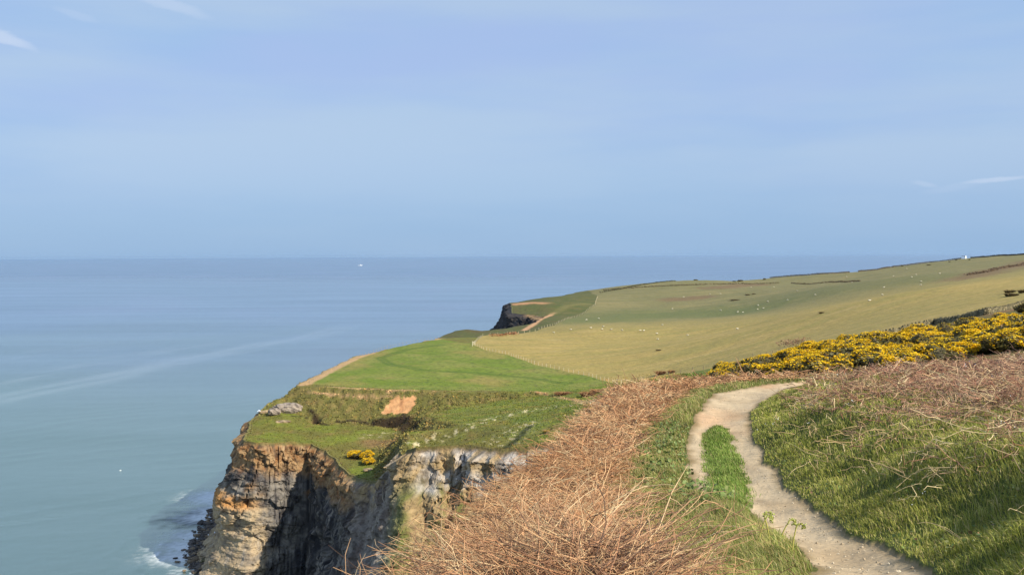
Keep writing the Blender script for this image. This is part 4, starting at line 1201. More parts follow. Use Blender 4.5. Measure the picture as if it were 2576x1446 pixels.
# small white flowers in the bank
mb = MB(); cx, cy, _ = scatter_bank(34, 6, 22, .2, 4.5)
xs, ys = [], []
for a_, b_ in zip(cx, cy):
    m_ = RNG.integers(3, 9); xs += list(a_ + RNG.normal(0, .10, m_)); ys += list(b_ + RNG.normal(0, .14, m_))
xs, ys = np.array(xs), np.array(ys)
cards(mb, np.stack([xs, ys, zn(xs, ys) + RNG.uniform(.12, .2, len(xs))], 1), np.maximum(.014, np.hypot(xs, ys) * .0014), np.array([.82, .82, .78]), 1.5)
tag(mb.build('white_flowers', M['petal'], None, True), 'tiny white flowers dotted through the grass of the right bank', 'wildflowers', kind='stuff')
mb = MB(); xs = RNG.uniform(9, 12.5, 40); ys = RNG.uniform(15, 24, 40)
cards(mb, np.stack([xs, ys, zn(xs, ys) + RNG.uniform(.12, .22, 40)], 1), .035, S(120, 92, 150), 1.0)
tag(mb.build('purple_flowers', M['petal'], None, True), 'a few small purple flowers among the brown bracken at the right', 'wildflowers', kind='stuff')
# pebbles and crumbs on the path
n = 1300; yy = logy(n, 5, 28); a = np.interp(yy, pD, pL); b = np.interp(yy, pD, pR); xx = a + (b - a) * RNG.random(n); k = strip_in(xx, yy) < 0; xx, yy = xx[k], yy[k]
mb = MB(); D = np.hypot(xx, yy); r = np.clip(RNG.gamma(2, .0035, len(xx)), D * .0004, .016)
base = np.array([[1, 0, 0], [0, 1, 0], [-1, 0, 0], [0, -1, 0], [0, 0, .7], [0, 0, -.5]]); ft = np.array([[0, 1, 4], [1, 2, 4], [2, 3, 4], [3, 0, 4], [1, 0, 5], [2, 1, 5], [3, 2, 5], [0, 3, 5]])
V = (base[None] * RNG.uniform(.6, 1.3, (len(xx), 6, 1))) * r[:, None, None] + np.stack([xx, yy, zn(xx, yy) + r * .25], 1)[:, None]
mb.add(V.reshape(-1, 3), None, (np.arange(len(xx)) * 6)[:, None, None] + ft[None], np.repeat(pick(len(xx), [S(176, 160, 134), S(158, 140, 114), S(200, 186, 160)], [3, 2, 1]), 6, axis=0))
tag(mb.build('pebbles', M['stone'], None, False), 'small stones and crumbs of earth scattered on the path', 'pebbles', kind='stuff')

# young curled fern fronds beside the path
def fiddlehead(u, v, D, h, lean, label):
    p = at(u, v, D); g = float(zn([p[0]], [p[1]])[0]); root = empty('fern_frond', (p[0], p[1], g - .02))
    tag(root, label, 'young fern', 'young curled ferns by the path')
    t = np.linspace(0, 1, 9); st_ = np.stack([lean * t ** 2, 0 * t, h * t], 1)
    a = np.linspace(0, 4.6, 16); rr = .035 * (1 - a / 6.2)
    c0 = st_[-1] + np.array([.035, 0, 0]); cur = np.stack([c0[0] - rr * np.cos(a), 0 * a, c0[2] + rr * np.sin(a)], 1)
    mb = MB(); tubes(mb, st_[None], np.linspace(.0065, .005, 9)[None], S(192, 186, 98), 5); mb.build('stem', M['leaf'], root)
    mb = MB(); tubes(mb, cur[None], np.linspace(.006, .004, 16)[None], S(180, 180, 92), 5)
    q = cur[RNG.integers(0, 16, 40)]; cards(mb, q + RNG.normal(0, .008, (40, 3)), .018, S(170, 176, 92)); mb.build('curled_tip', M['leaf'], root)
for a_ in [(1908, 1326, 7.3, .21, .05, 'pale young fern frond standing nearest the dead bracken beside the path'), (1935, 1322, 7.4, .22, -.04, 'young curled fern frond, second out from the dead bracken toward the path'),
           (1962, 1316, 7.6, .18, .06, 'shortest young curled fern frond in the grass by the path'), (1992, 1335, 7.1, .22, .03, 'young fern frond with a hooked tip nearest the bare path')]:
    fiddlehead(*a_)

# ------------------------------------------------------------------ gorse
def gorse_mesh(seed, bloom, nf=1700, nb=3200, cs=.12):
    g = np.random.default_rng(seed)
    nl = g.integers(9, 15); a = g.uniform(0, 2 * math.pi, nl); rr = np.sqrt(g.random(nl)) * .72
    lc = np.stack([rr * np.cos(a), rr * np.sin(a), .34 + .26 * (1 - rr) + g.uniform(-.08, .1, nl)], 1); lr = g.uniform(.26, .44, nl)

    def samp(n, k):
        i = g.integers(0, nl, n); d = g.normal(size=(n, 3)); d[:, 2] = np.abs(d[:, 2]) * 1.0 - .25; d /= np.linalg.norm(d, axis=1, keepdims=True)
        p = lc[i] + d * (lr[i] * k)[:, None]; p[:, 2] = np.maximum(p[:, 2], .02); return p
    global RNG
    keep = RNG; RNG = g
    fol = MB(); p = samp(nf, g.uniform(.7, 1.02, nf))
    cards(fol, p, g.uniform(cs * .6, cs * 1.2, nf), pick(nf, [S(112, 104, 52), S(92, 86, 46), S(134, 120, 64), S(116, 94, 64)], [4, 3, 2, 2]), .6)
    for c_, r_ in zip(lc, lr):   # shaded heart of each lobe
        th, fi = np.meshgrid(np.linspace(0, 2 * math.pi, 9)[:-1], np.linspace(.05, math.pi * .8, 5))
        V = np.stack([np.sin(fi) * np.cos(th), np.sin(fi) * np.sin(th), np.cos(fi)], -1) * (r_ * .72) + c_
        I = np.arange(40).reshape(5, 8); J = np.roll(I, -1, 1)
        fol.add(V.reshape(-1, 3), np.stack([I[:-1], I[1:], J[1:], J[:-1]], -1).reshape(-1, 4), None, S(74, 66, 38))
    blo = MB(); nb = int(nb * bloom) + 20
    p = samp(nb * 3, g.uniform(1.0, 1.12, nb * 3))
    w = fbm(p[:, 0] * 1.5 + seed, p[:, 1] * 1.5 + p[:, 2] * 1.2, 2, seed) + .9 * (p[:, 2] - .4) + .25 * p[:, 0] * 0
    p = p[np.argsort(-w)[:int(nb * 1.0)]]
    cards(blo, p, g.uniform(cs * .35, cs * .75, len(p)), pick(len(p), [np.array([.84, .54, .008]), np.array([.80, .48, .006]), np.array([.88, .62, .03]), np.array([.56, .40, .04])], [4, 3, 2, 1], .08), 1.6)
    RNG = keep
    st_ = MB(); a = g.uniform(0, 2 * math.pi, 7)
    top = np.stack([.45 * np.cos(a), .45 * np.sin(a), g.uniform(.3, .5, 7)], 1); t = np.linspace(0, 1, 5)[None, :, None]
    tubes(st_, top[:, None, :] * t * np.array([1, 1, 1.0]) + np.array([0, 0, -.15]) * (1 - t), np.linspace(.05, .015, 5)[None], S(96, 82, 66), 4)
    return fol.mesh('foliage'), blo.mesh('blossom'), st_.mesh('stem')


def gorse_proto(seed, bloom, **k):
    root = empty('gorse_bush', (0, 0, 0))
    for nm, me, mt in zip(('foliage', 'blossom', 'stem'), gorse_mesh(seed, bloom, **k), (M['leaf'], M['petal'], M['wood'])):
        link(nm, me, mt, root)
    return root


protos = [gorse_proto(501, 1.0), gorse_proto(502, .7), gorse_proto(503, .36), gorse_proto(504, .12), gorse_proto(505, 1.4)]
used_p = [False] * 5


def place_gorse(k, loc, sxy, sz_, rz, label, group):
    o = protos[k] if not used_p[k] else copy_tree(protos[k])
    used_p[k] = True
    o.location = loc; o.scale = (sxy, sxy, sz_); o.rotation_euler = (0, 0, rz)
    return tag(o, label, 'gorse bush', group)


GRP = 'gorse bushes in the thicket'
spots = []
rg = np.random.default_rng(77)
for _ in range(6000):
    D = math.exp(rg.uniform(math.log(44), math.log(150))); u = rg.uniform(1812, 2760)
    vf = np.interp(u, [1770, 2000, 2300, 2575, 2760], [950, 944, 912, 866, 840])       # lower edge of the thicket
    p = at(u, 700, D); g = float(H_land(np.array([p[0]]), np.array([D]))[0])
    v = CV + F * (-(g + .5) / D) - 80 + (u - CU) * -ROLL
    vb = np.interp(u, [1770, 1900, 2190, 2400, 2575, 2760], [938, 893, 852, 812, 782, 750])
    if v > vf - 2 or v < vb + 4: continue
    sp = 1.25 + D * .016
    if any((p[0] - q[0]) ** 2 + (p[1] - q[1]) ** 2 < sp * sp for q in spots): continue
    spots.append((p[0], p[1], g, D, u))
    if len(spots) >= 230: break
print('gorse', len(spots))
for (x_, y_, g_, D_, u_) in spots:
    w = rg.random() + .12 * perlin(np.array([x_ / 9]), np.array([y_ / 9]), 9)[0]
    right = .6 * smooth(2250, 2575, u_)
    k = 4 if w < .30 - .24 * right else 0 if w < .55 - .42 * right else 1 if w < .72 - .42 * right else 2 if w < .9 - .25 * right else 3
    s_ = (1.05 + D_ * .009) * rg.uniform(.85, 1.25) * (.7 + .3 * smooth(1812, 2000, u_))
    lab_ = {4: 'gorse bush smothered in deep yellow blossom in the thicket behind the bracken bank', 0: 'gorse bush thick with yellow blossom in the thicket behind the bracken bank',
            1: 'gorse bush with yellow blossom over dark spines in the thicket behind the bracken bank', 2: 'dark gorse bush with scattered yellow blossom in the thicket behind the bracken bank',
            3: 'dark green gorse bush almost without blossom in the thicket behind the bracken bank'}[int(k)]
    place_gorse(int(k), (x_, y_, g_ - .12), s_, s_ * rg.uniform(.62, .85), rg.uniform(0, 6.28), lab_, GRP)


def gorse_at(u, v, k, sxy, sz_, label, d0=60):
    p = hit(u, v, d0); place_gorse(k, (p[0], p[1], p[2] - .1), sxy, sz_, random.uniform(0, 6), label, None)


gorse_at(903, 1154, 4, 3.1, 2.0, 'bright yellow gorse bush alone on the grassy shelf above the cliff')
gorse_at(926, 1166, 4, 2.0, 1.4, 'smaller yellow gorse bush touching the big lone one above the cliff')
gorse_at(1490, 1034, 4, 1.5, 1.0, 'low yellow gorse bush in front of the wooden gate')
gorse_at(1468, 1038, 3, 1.3, .8, 'low dark gorse bush left of the yellow one by the gate')
gorse_at(1374, 1088, 2, .8, .5, 'tiny sparse gorse bush alone on the grassy knoll')
gorse_at(1540, 1005, 1, .9, .7, 'small yellow gorse bush at the edge of the bracken beyond the gate')

# ------------------------------------------------------------------ rocks
def rock_mesh(name, size, seed, cols, sub=4, chunk=1.0):
    import bmesh
    bm = bmesh.new(); bmesh.ops.create_icosphere(bm, subdivisions=sub, radius=1)
    V = np.array([v.co[:] for v in bm.verts]); T = np.array([[v.index for v in f.verts] for f in bm.faces]); bm.free()
    V = np.sign(V) * np.abs(V) ** .72
    d1, d2, cv = cells(V[:, 0] * 1.9 * chunk + V[:, 2] * .7, V[:, 1] * 1.9 * chunk + V[:, 2] * 1.3, seed)
    V = V * (1 + .22 * (cv - .5) * smooth(0, .15, d2 - d1) + .12 * fbm(V[:, 0] * 2.2 + V[:, 2], V[:, 1] * 2.2 - V[:, 2], 3, seed))[:, None]
    V = V * np.array(size) / 2
    c = mix(np.broadcast_to(cols[0], V.shape), cols[1], smooth(-.3, .4, fbm(V[:, 0] + V[:, 2], V[:, 1] * 1.3 - V[:, 2], 3, seed + 1)))
    return npmesh(name, V, None, T, c, False)


def rock(u, v, size, seed, cols, label, rz=0, d0=60, name='boulder', cat='boulder', D=None, sink=.2, tilt=0):
    p = hit(u, v, d0) if D is None else at(u, v, D)
    o = link(name, rock_mesh(name, size, seed, cols), M['rock']); o.location = (p[0], p[1], p[2] + size[2] * (.5 - sink)); o.rotation_euler = (tilt, tilt * .5, rz)
    return tag(o, label, cat)


GREYR = (S(160, 146, 130), S(98, 88, 80)); TANR = (S(168, 146, 112), S(120, 104, 84)); DARKR = (S(64, 60, 60), S(44, 42, 44))
rock(724, 1035, (7.6, 4.4, 2.8), 21, GREYR, 'long pale grey rock outcrop jutting from the foot of the grassy scarp', .1, name='rock_outcrop', cat='rock outcrop', sink=.25)
rock(690, 1042, (3.2, 2.6, 1.8), 22, GREYR, 'small pale rock at the seaward end of the long grey outcrop', .5)
rock(712, 1062, (3.8, 1.8, .7), 23, TANR, 'low flat tan rock in the grass below the grey outcrop', .3, sink=.45)
rock(926, 1184, (2.4, 1.3, .6), 24, TANR, 'flat tan slab lying on the grass near the lone yellow gorse', .7, sink=.3, tilt=.2)
rock(668, 1037, (3.4, 1.0, .8), 25, TANR, 'narrow tan rock rib on the seaward rim of the grassy shelf', .5, sink=.3)
for (u, v, z_, sz__, sd_, lb) in [(552, 1372, -72.2, (3.0, 2.4, 6.2), 31, 'tall tan slab of fallen rock at the foot of the cliff, on the seaward side'), (590, 1392, -72.2, (3.6, 2.6, 5.6), 32, 'broad tan slab of fallen rock leaning on the cliff foot'),
                             (520, 1408, -74.4, (3.4, 2.4, 1.8), 33, 'greenish flat boulder at the water line below the cliff'), (493, 1382, -74.8, (2.4, 1.5, 1.2), 34, 'dark boulder standing alone in the sea off the cliff foot'),
                             (540, 1424, -74, (4.6, 2.6, 2.0), 35, 'low tan boulder in front of the two fallen slabs'), (508, 1396, -74.8, (2.6, 1.4, .9), 36, 'dark wet boulder ringed with white foam at the cliff foot')]:
    p = at_z(u, v, z_)
    o = link('boulder', rock_mesh('boulder', sz__, sd_, TANR if sd_ in (31, 32, 35) else DARKR if sd_ != 33 else (S(112, 106, 70), S(72, 66, 56))), M['rock']); o.location = p; o.rotation_euler = (.12, .1, sd_)
    tag(o, lb, 'boulder')
mb = MB(); rr_ = np.random.default_rng(5)
import bmesh as _b
_bm = _b.new(); _b.ops.create_icosphere(_bm, subdivisions=1, radius=1); _IV = np.array([v.co[:] for v in _bm.verts]); _IT = np.array([[v.index for v in f.verts] for f in _bm.faces]); _bm.free()
sh_ = np.array([(-86, 292), (-84, 280), (-83, 268), (-81, 256), (-79, 247), (-74, 238), (-70, 232)], float)
for _ in range(1300):
    t = rr_.random() * (len(sh_) - 1); i = int(t); p = sh_[i] * (1 - t + i) + sh_[i + 1] * (t - i) + rr_.normal(0, 1.8, 2)
    s_ = rr_.gamma(2.0, .19); c = (S(84, 78, 74), S(100, 92, 84), TANR[1])[rr_.integers(0, 3)]
    mb.add(_IV * rr_.uniform(.6, 1.2, (12 if len(_IV) == 12 else len(_IV), 1)) * s_ * np.array([1.2, 1, .7]) + np.array([p[0], p[1], -75 + rr_.uniform(0, .5)]), None, _IT, c * rr_.uniform(.7, 1.2))
tag(mb.build('rubble', M['rock'], None, False), 'dark rubble of fallen stones along the water line at the cliff foot', 'rubble', kind='stuff')
# ------------------------------------------------------------------ fences, walls, gates
def poly_ground(pts, d0, step):
    P = np.array([hit(u, v, d0)[:2] for u, v in pts]); s = arc(P); sn = np.arange(0, s[-1], step)
    xy = np.stack([np.interp(sn, s, P[:, 0]), np.interp(sn, s, P[:, 1])], 1)
    return np.column_stack([xy, H_land(xy[:, 0], xy[:, 1])])


def fence(pts, d0, step, label, h=1.15, w=.12, col=S(186, 172, 142), wires=3, group=None):
    Q_ = poly_ground(pts, d0, step)
    root = empty('fence', tuple(Q_[0])); tag(root, label, 'fence', group)
    mb = MB(); mb.box((0, 0, h / 2 - .1), (w, w, h + .2), col, 0, .9); pm = mb.mesh('post', False)
    for p in Q_:
        o = link('post', pm, M['wood'], root); o.location = p - Q_[0]; o.rotation_euler = (random.uniform(-.04, .04), random.uniform(-.04, .04), random.uniform(0, 1.5)); o.scale = (1, 1, random.uniform(.88, 1.1))
    for k in range(wires):
        mb = MB(); tubes(mb, (Q_ - Q_[0] + np.array([0, 0, h * (.95 - .3 * k)]))[None], np.full((1, len(Q_)), .006), S(120, 116, 108), 3)
        mb.build('wire', M['wood'], root)
    return root


fence([(1197, 870), (1215, 879), (1280, 893), (1340, 915), (1400, 929), (1480, 946), (1565, 965)], 60, 3.2, 'post and wire fence between the bright green field and the tan pasture')
fence([(1575, 964), (1650, 952), (1750, 933), (1830, 917), (1900, 901), (2000, 884), (2100, 871), (2185, 856)], 90, 3.4, 'post and wire fence from the field corner up to the stone wall by the gorse', 1.05, .1, S(120, 108, 88))
fence([(778, 962), (800, 949), (850, 921), (905, 896), (960, 878), (1000, 868), (1060, 857), (1112, 850)], 60, 3.4, 'pale fence beside the sandy cliff edge path along the green field', .8, .09, S(150, 136, 108))
fence([(1191, 866), (1200, 856), (1212, 847)], 60, 4, 'short fence running back from the pale stile at the field corner', 1.15)
fence([(1214, 846), (1240, 844), (1270, 842), (1302, 839)], 60, 4.2, 'fence with dead bracken below it at the seaward end of the tan pasture', 1.25, .13)
fence([(1304, 839), (1350, 832), (1395, 818), (1440, 800), (1496, 768), (1503, 746)], 400, 6.0, 'distant fence between the dark green coastal slope and the pasture', 1.2, .16)


def wall(pts, d0, label, h, thick, sl, cols, name='stone_wall', cat='stone wall', gapn=.03, seed=1):
    g = np.random.default_rng(seed); Q_ = poly_ground(pts, d0, sl)
    root = Q_[0]; mb = MB(); rows = 5
    for i in range(len(Q_) - 1):
        a, b = Q_[i], Q_[i + 1]; rz = math.atan2(b[1] - a[1], b[0] - a[0]); hh = h * (1 + .12 * perlin(np.array([i * .23]), np.array([.3]), seed)[0])
        for r in range(rows):
            f = .5 + (r % 2) * .5 + g.uniform(-.1, .1); p = a + (b - a) * f
            L = np.hypot(*(b - a)[:2]); L = math.hypot(L, 0) * g.uniform(.85, 1.05)
            th = thick * (1 - .3 * r / rows) * g.uniform(.9, 1.12)
            c = cols[g.integers(0, len(cols))] * g.uniform(.75, 1.15)
            mb.box(p - root + np.array([0, 0, hh * (r + .5) / rows - (.12 if r == 0 else 0)]), (L, th, hh / rows * g.uniform(.9, 1.1) + (.24 if r == 0 else 0)), c, rz, .93, .02)
        if g.random() < .9:
            mb.box(a + (b - a) * g.random() - root + np.array([0, 0, hh + .08]), (sl * .5, thick * .7, .22), cols[0] * g.uniform(.7, 1.1), rz + g.uniform(-.2, .2), .7, .04)
    o = mb.build(name, M['stone'], None, False); o.location = root
    return tag(o, label, cat)


SG = [S(124, 114, 84), S(104, 96, 72), S(140, 128, 98), S(86, 80, 60)]; SD = [S(74, 68, 58), S(58, 52, 46), S(92, 84, 70)]
wall([(2190, 855), (2350, 817), (2480, 791), (2575, 771), (2680, 750)], 90, 'grey dry stone wall behind the yellow gorse thicket', .8, .5, .55, SG, seed=3)
wall([(1935, 700), (1990, 695), (2060, 690), (2138, 685)], 500, 'dark stone wall on the skyline left of the narrow gap', 1.2, .7, 1.6, SD, seed=4)
wall([(2158, 684), (2250, 671), (2340, 659), (2418, 651)], 500, 'dark stone wall on the skyline between the narrow gap and the white hut', 1.2, .7, 1.6, SD, seed=5)
wall([(2440, 649), (2510, 644), (2575, 641), (2680, 636)], 500, 'dark stone wall on the skyline right of the white hut', 1.2, .7, 1.6, SD, seed=6)


def hedge(pts, d0, label, h, w, step, cols, seed, group=None, name='hedge', cat='hedge'):
    Q_ = poly_ground(pts, d0, step); g = np.random.default_rng(seed); mb = MB(); n = len(Q_) * 26
    i = g.integers(0, len(Q_), n); hv = h * (.75 + .5 * g.random(len(Q_)))
    P_ = Q_[i] - Q_[0] + np.stack([g.normal(0, w * .5, n), g.normal(0, w * .4, n), hv[i] * g.random(n) ** .7], 1)
    cards(mb, P_, g.uniform(.5, 1.1, n) * step * .5, np.array(cols)[g.integers(0, len(cols), n)] * g.uniform(.8, 1.15, (n, 1)), .2)
    o = mb.build(name, M['leaf'], None); o.location = Q_[0]
    return tag(o, label, cat, group, 'stuff' if name == 'bracken_patch' else None)


HB = [S(118, 102, 74), S(130, 114, 82), S(106, 96, 68)]
hedge([(1520, 731), (1600, 724), (1700, 719), (1800, 716), (1962, 712)], 500, 'long low brown hedge crossing the upper pasture below the skyline', 1.0, .9, 1.6, HB, 8)
hedge([(1992, 713), (2080, 711), (2162, 708)], 500, 'short low brown hedge to the right of the long one in the upper pasture', .9, .8, 1.6, HB, 9)
hedge([(1510, 736), (1560, 728), (1620, 716), (1700, 707)], 500, 'thin dark hedge along the skyline above the far cliff', .7, .7, 1.8, [S(80, 82, 50), S(96, 92, 60)], 10)
hedge([(2436, 692), (2490, 683), (2540, 672), (2600, 656)], 300, 'dark brown line of dead bracken below the white hut on the pasture', .8, 2.2, 2.2, [S(112, 90, 64), S(96, 76, 56), S(130, 108, 78)], 11, None, 'bracken_patch', 'bracken patch')
hedge([(1236, 846), (1260, 845), (1300, 841)], 60, 'rusty brown bracken under the fence at the end of the tan pasture', 1.1, 1.6, 1.4, [S(158, 110, 74), S(128, 88, 60), S(178, 134, 92)], 12, None, 'bracken_patch', 'bracken patch')
hedge([(1962, 874), (1995, 868), (2024, 863)], 90, 'rounded brown clump of dead bracken behind the wall line above the gorse', 1.3, 1.6, .7, [S(140, 108, 82), S(122, 94, 72), S(158, 124, 94)], 13, None, 'bracken_patch', 'bracken patch')

# shrubs on the skyline and dark tufts on the pasture: leafless gorse shapes and clumps of rush
SHR = []
for (u, v, w, h, lb) in [(1750, 705, 6, 1.6, 'small dark shrub on the crest of the skyline above the far cliff'), (1846, 709, 5, 1.8, 'left half of the wide dark shrub pair in the skyline dip'), (1862, 708, 7.5, 2.4, 'wide dark rounded shrub in the dip of the skyline'),
                         (1922, 704, 3.6, 2.6, 'small round dark shrub right of the skyline dip'), (2268, 670, 3.6, 2.0, 'dark shrub against the skyline wall midway between gap and hut'), (2404, 655, 3.2, 1.8, 'dark shrub on the skyline wall just left of the white hut'),
                         (2388, 659, 2.8, 1.4, 'lower dark shrub below the skyline wall left of the white hut'), (2438, 654, 2.6, 1.6, 'dark shrub at the foot of the white hut')]:
    p = hit(u, v, 500)
    if not SHR:
        o = empty('shrub', (0, 0, 0)); fm, _, sm = gorse_mesh(521, 0, 700, 30, .3); fo_ = link('foliage', fm, M['leaf'], o); link('stem', sm, M['wood'], o); SHR.append(o)
    else: o = copy_tree(SHR[0])
    o.location = (p[0], p[1], p[2] - .2); o.scale = (w / 2.6, w / 2.6, h * .8); o.rotation_euler = (0, 0, u); tag(o, lb, 'shrub', 'dark shrubs along the skyline')


def tuft_mesh(seed, cols, n=420):
    g = np.random.default_rng(seed); mb = MB(); a = g.uniform(0, 6.28, n); r = np.sqrt(g.random(n)) * .6
    B_ = np.stack([r * np.cos(a), r * np.sin(a), 0 * r], 1)
    blades(mb, B_, g.uniform(.5, 1.0, n), np.full(n, .07), g.uniform(0, 6.28, n), np.clip(r * 1.2 + g.uniform(0, .3, n), 0, .95), a, np.array(cols)[g.integers(0, len(cols), n)] * g.uniform(.8, 1.15, (n, 1)))
    return mb.mesh('rush_tuft')


TB = tuft_mesh(3, [S(150, 108, 68), S(120, 84, 54), S(172, 132, 88)]); TD = tuft_mesh(4, [S(112, 94, 58), S(96, 82, 52), S(130, 112, 70)])
for (u, v, w, h, k, lb) in [(1662, 942, 2.2, 1.4, 0, 'brown rush tuft with a long shadow at the near edge of the tan pasture'), (1688, 938, 1.6, 1.1, 0, 'smaller brown tuft right of the one casting a long shadow near the fence'),
                            (2539, 737, 2.0, 1.0, 1, 'upper dark tuft of the pair at the right of the pasture'), (2540, 745, 1.8, .9, 1, 'lower dark tuft of the pair at the right of the pasture'), (2572, 737, 1.6, 1.0, 1, 'dark tuft at the picture edge beside the pair on the pasture'),
                            (2554, 744, 1.0, .6, 1, 'little dark tuft just right of the lower dark tuft'), (2066, 788, 1.6, .7, 1, 'single dark tuft in the middle of the pasture above the gorse'), (1656, 882, 1.4, .6, 1, 'lone small dark tuft on the near tan pasture'),
                            (1478, 995, 2.8, 1.2, 0, 'rounded rusty tussock on the green below the field edge'), (1500, 988, 2.4, 1.1, 0, 'rusty tussock behind the rounded one below the field edge'), (1415, 993, 3.2, .9, 0, 'wide low rusty tussock beside the grey track'),
                            (1880, 742, 3.0, .9, 1, 'long dark tuft below the hedge in the upper pasture'), (1896, 740, 2.4, .8, 1, 'short dark tuft beside the long one in the upper pasture'), (1850, 755, 6, .8, 1, 'brown streak of tussock on the middle pasture'), (2336, 667, 3, .9, 1, 'small dark tuft under the skyline wall, left of the hut')]:
    p = hit(u, v, 90 if v > 720 and u > 1500 else 200)
    o = link('rush_tuft', (TB, TD)[k], M['dead']); o.location = p - np.array([0, 0, .03]); o.scale = (w / 1.2, w / 1.2, h); o.rotation_euler = (0, 0, u)
    tag(o, lb, 'tuft', 'rush tufts and tussocks on the fields')


def gate(u, v, d0, label, w=2.0, h=1.2, rz=0.0, name='gate', slats=2, col=S(196, 186, 162)):
    p = hit(u, v, d0); root = empty(name, tuple(p), rz); tag(root, label, name)
    for s in (-1, 1):
        mb = MB(); mb.box((s * w / 2, 0, h * .55), (.16, .16, h * 1.25), col, 0, .92); mb.build('post', M['wood'], root, False)
    for k in range(slats):
        mb = MB(); mb.box((0, .03, h * (.95 - .42 * k)), (w - .17, .05, .12), col * .92); mb.build('rail', M['wood'], root, False)
    for k in range(2):
        mb = MB(); mb.box((-w * .22 + k * w * .44, .09, h * .55), (.09, .04, h * .9), col * .9); mb.build('brace', M['wood'], root, False)
    return root


gate(1495, 1024, 100, 'wooden kissing gate with curved grey rails behind the low yellow gorse', 2.0, 1.25, .5)
gate(1191, 870, 200, 'pale wooden stile at the corner where the green field meets the pasture', 1.6, 1.7, .9, 'stile')

# ------------------------------------------------------------------ hut on the skyline
p = hit(2428, 650, 600)
root = empty('hut', (p[0], p[1], p[2] - .1)); tag(root, 'small white hut with a dark beam jutting left on the skyline', 'hut')
mb = MB(); mb.box((0, 0, 1.35), (1.7, 1.7, 2.7), S(238, 240, 240), 0, .72); mb.build('wall', M['paint'], root, False)
mb = MB(); mb.box((0, 0, 2.82), (1.45, 1.45, .2), S(225, 228, 230), 0, .6); mb.build('roof', M['paint'], root, False)
mb = MB(); mb.box((-2.3, 0, 2.72), (3.2, .3, .34), S(60, 66, 82)); mb.box((-1.05, 0, 2.2), (.35, .25, .9), S(66, 70, 84)); mb.build('beam', M['paint'], root, False)
mb = MB(); mb.box((-3.4, 0, 1.3), (.16, .16, 2.5), S(170, 172, 172)); mb.build('leg', M['paint'], root, False)
mb = MB(); mb.box((-2.4, 0, 1.3), (.16, .16, 2.5), S(170, 172, 172)); mb.build('leg', M['paint'], root, False)
mb = MB(); mb.box((.1, -.76, .95), (.7, .1, 1.8), S(210, 214, 216)); mb.build('door', M['paint'], root, False)

# ------------------------------------------------------------------ boat far out
p = at_z(905.5, 668.5, SEA)
sc = p[1] / 8600.0
root = empty('boat', (p[0], p[1], SEA), 0.0); root.scale = (sc, sc, sc); tag(root, 'white fishing boat with raised ends, alone on the far sea', 'boat')
st_ = np.linspace(-1, 1, 15); mb = MB()
V = []
for t in st_:
    half = 3.6 * (1 - abs(t) ** 3.2) + .15; sheer = 4.0 + 3.2 * t * t + (2.6 if t < -.8 else 0) * (1 if t < 0 else .3)
    X = t * 18
    V += [(X, -half, sheer), (X * .97, -half * .6, .2), (X * .95, 0, -1.2), (X * .97, half * .6, .2), (X, half, sheer), (X, 0, sheer - .6)]
I = np.arange(15 * 6).reshape(15, 6); J = np.roll(I, -1, 1)
mb.add(V, np.stack([I[:-1], I[1:], J[1:], J[:-1]], -1).reshape(-1, 4), None, S(240, 242, 240)); mb.build('hull', M['paint'], root, False)
mb = MB(); mb.box((4, 0, 6.5), (8, 5, 5.5), S(225, 228, 230)); mb.box((4.6, 0, 10.2), (5, 4, 2), S(236, 238, 238)); mb.build('wheelhouse', M['paint'], root, False)
mb = MB(); mb.box((-4, 0, 8.5), (.5, .5, 11), S(150, 155, 160)); mb.build('mast', M['paint'], root, False)
mb = MB(); mb.box((14, 0, 8.5), (.45, .45, 7), S(170, 175, 180)); mb.build('mast', M['paint'], root, False)

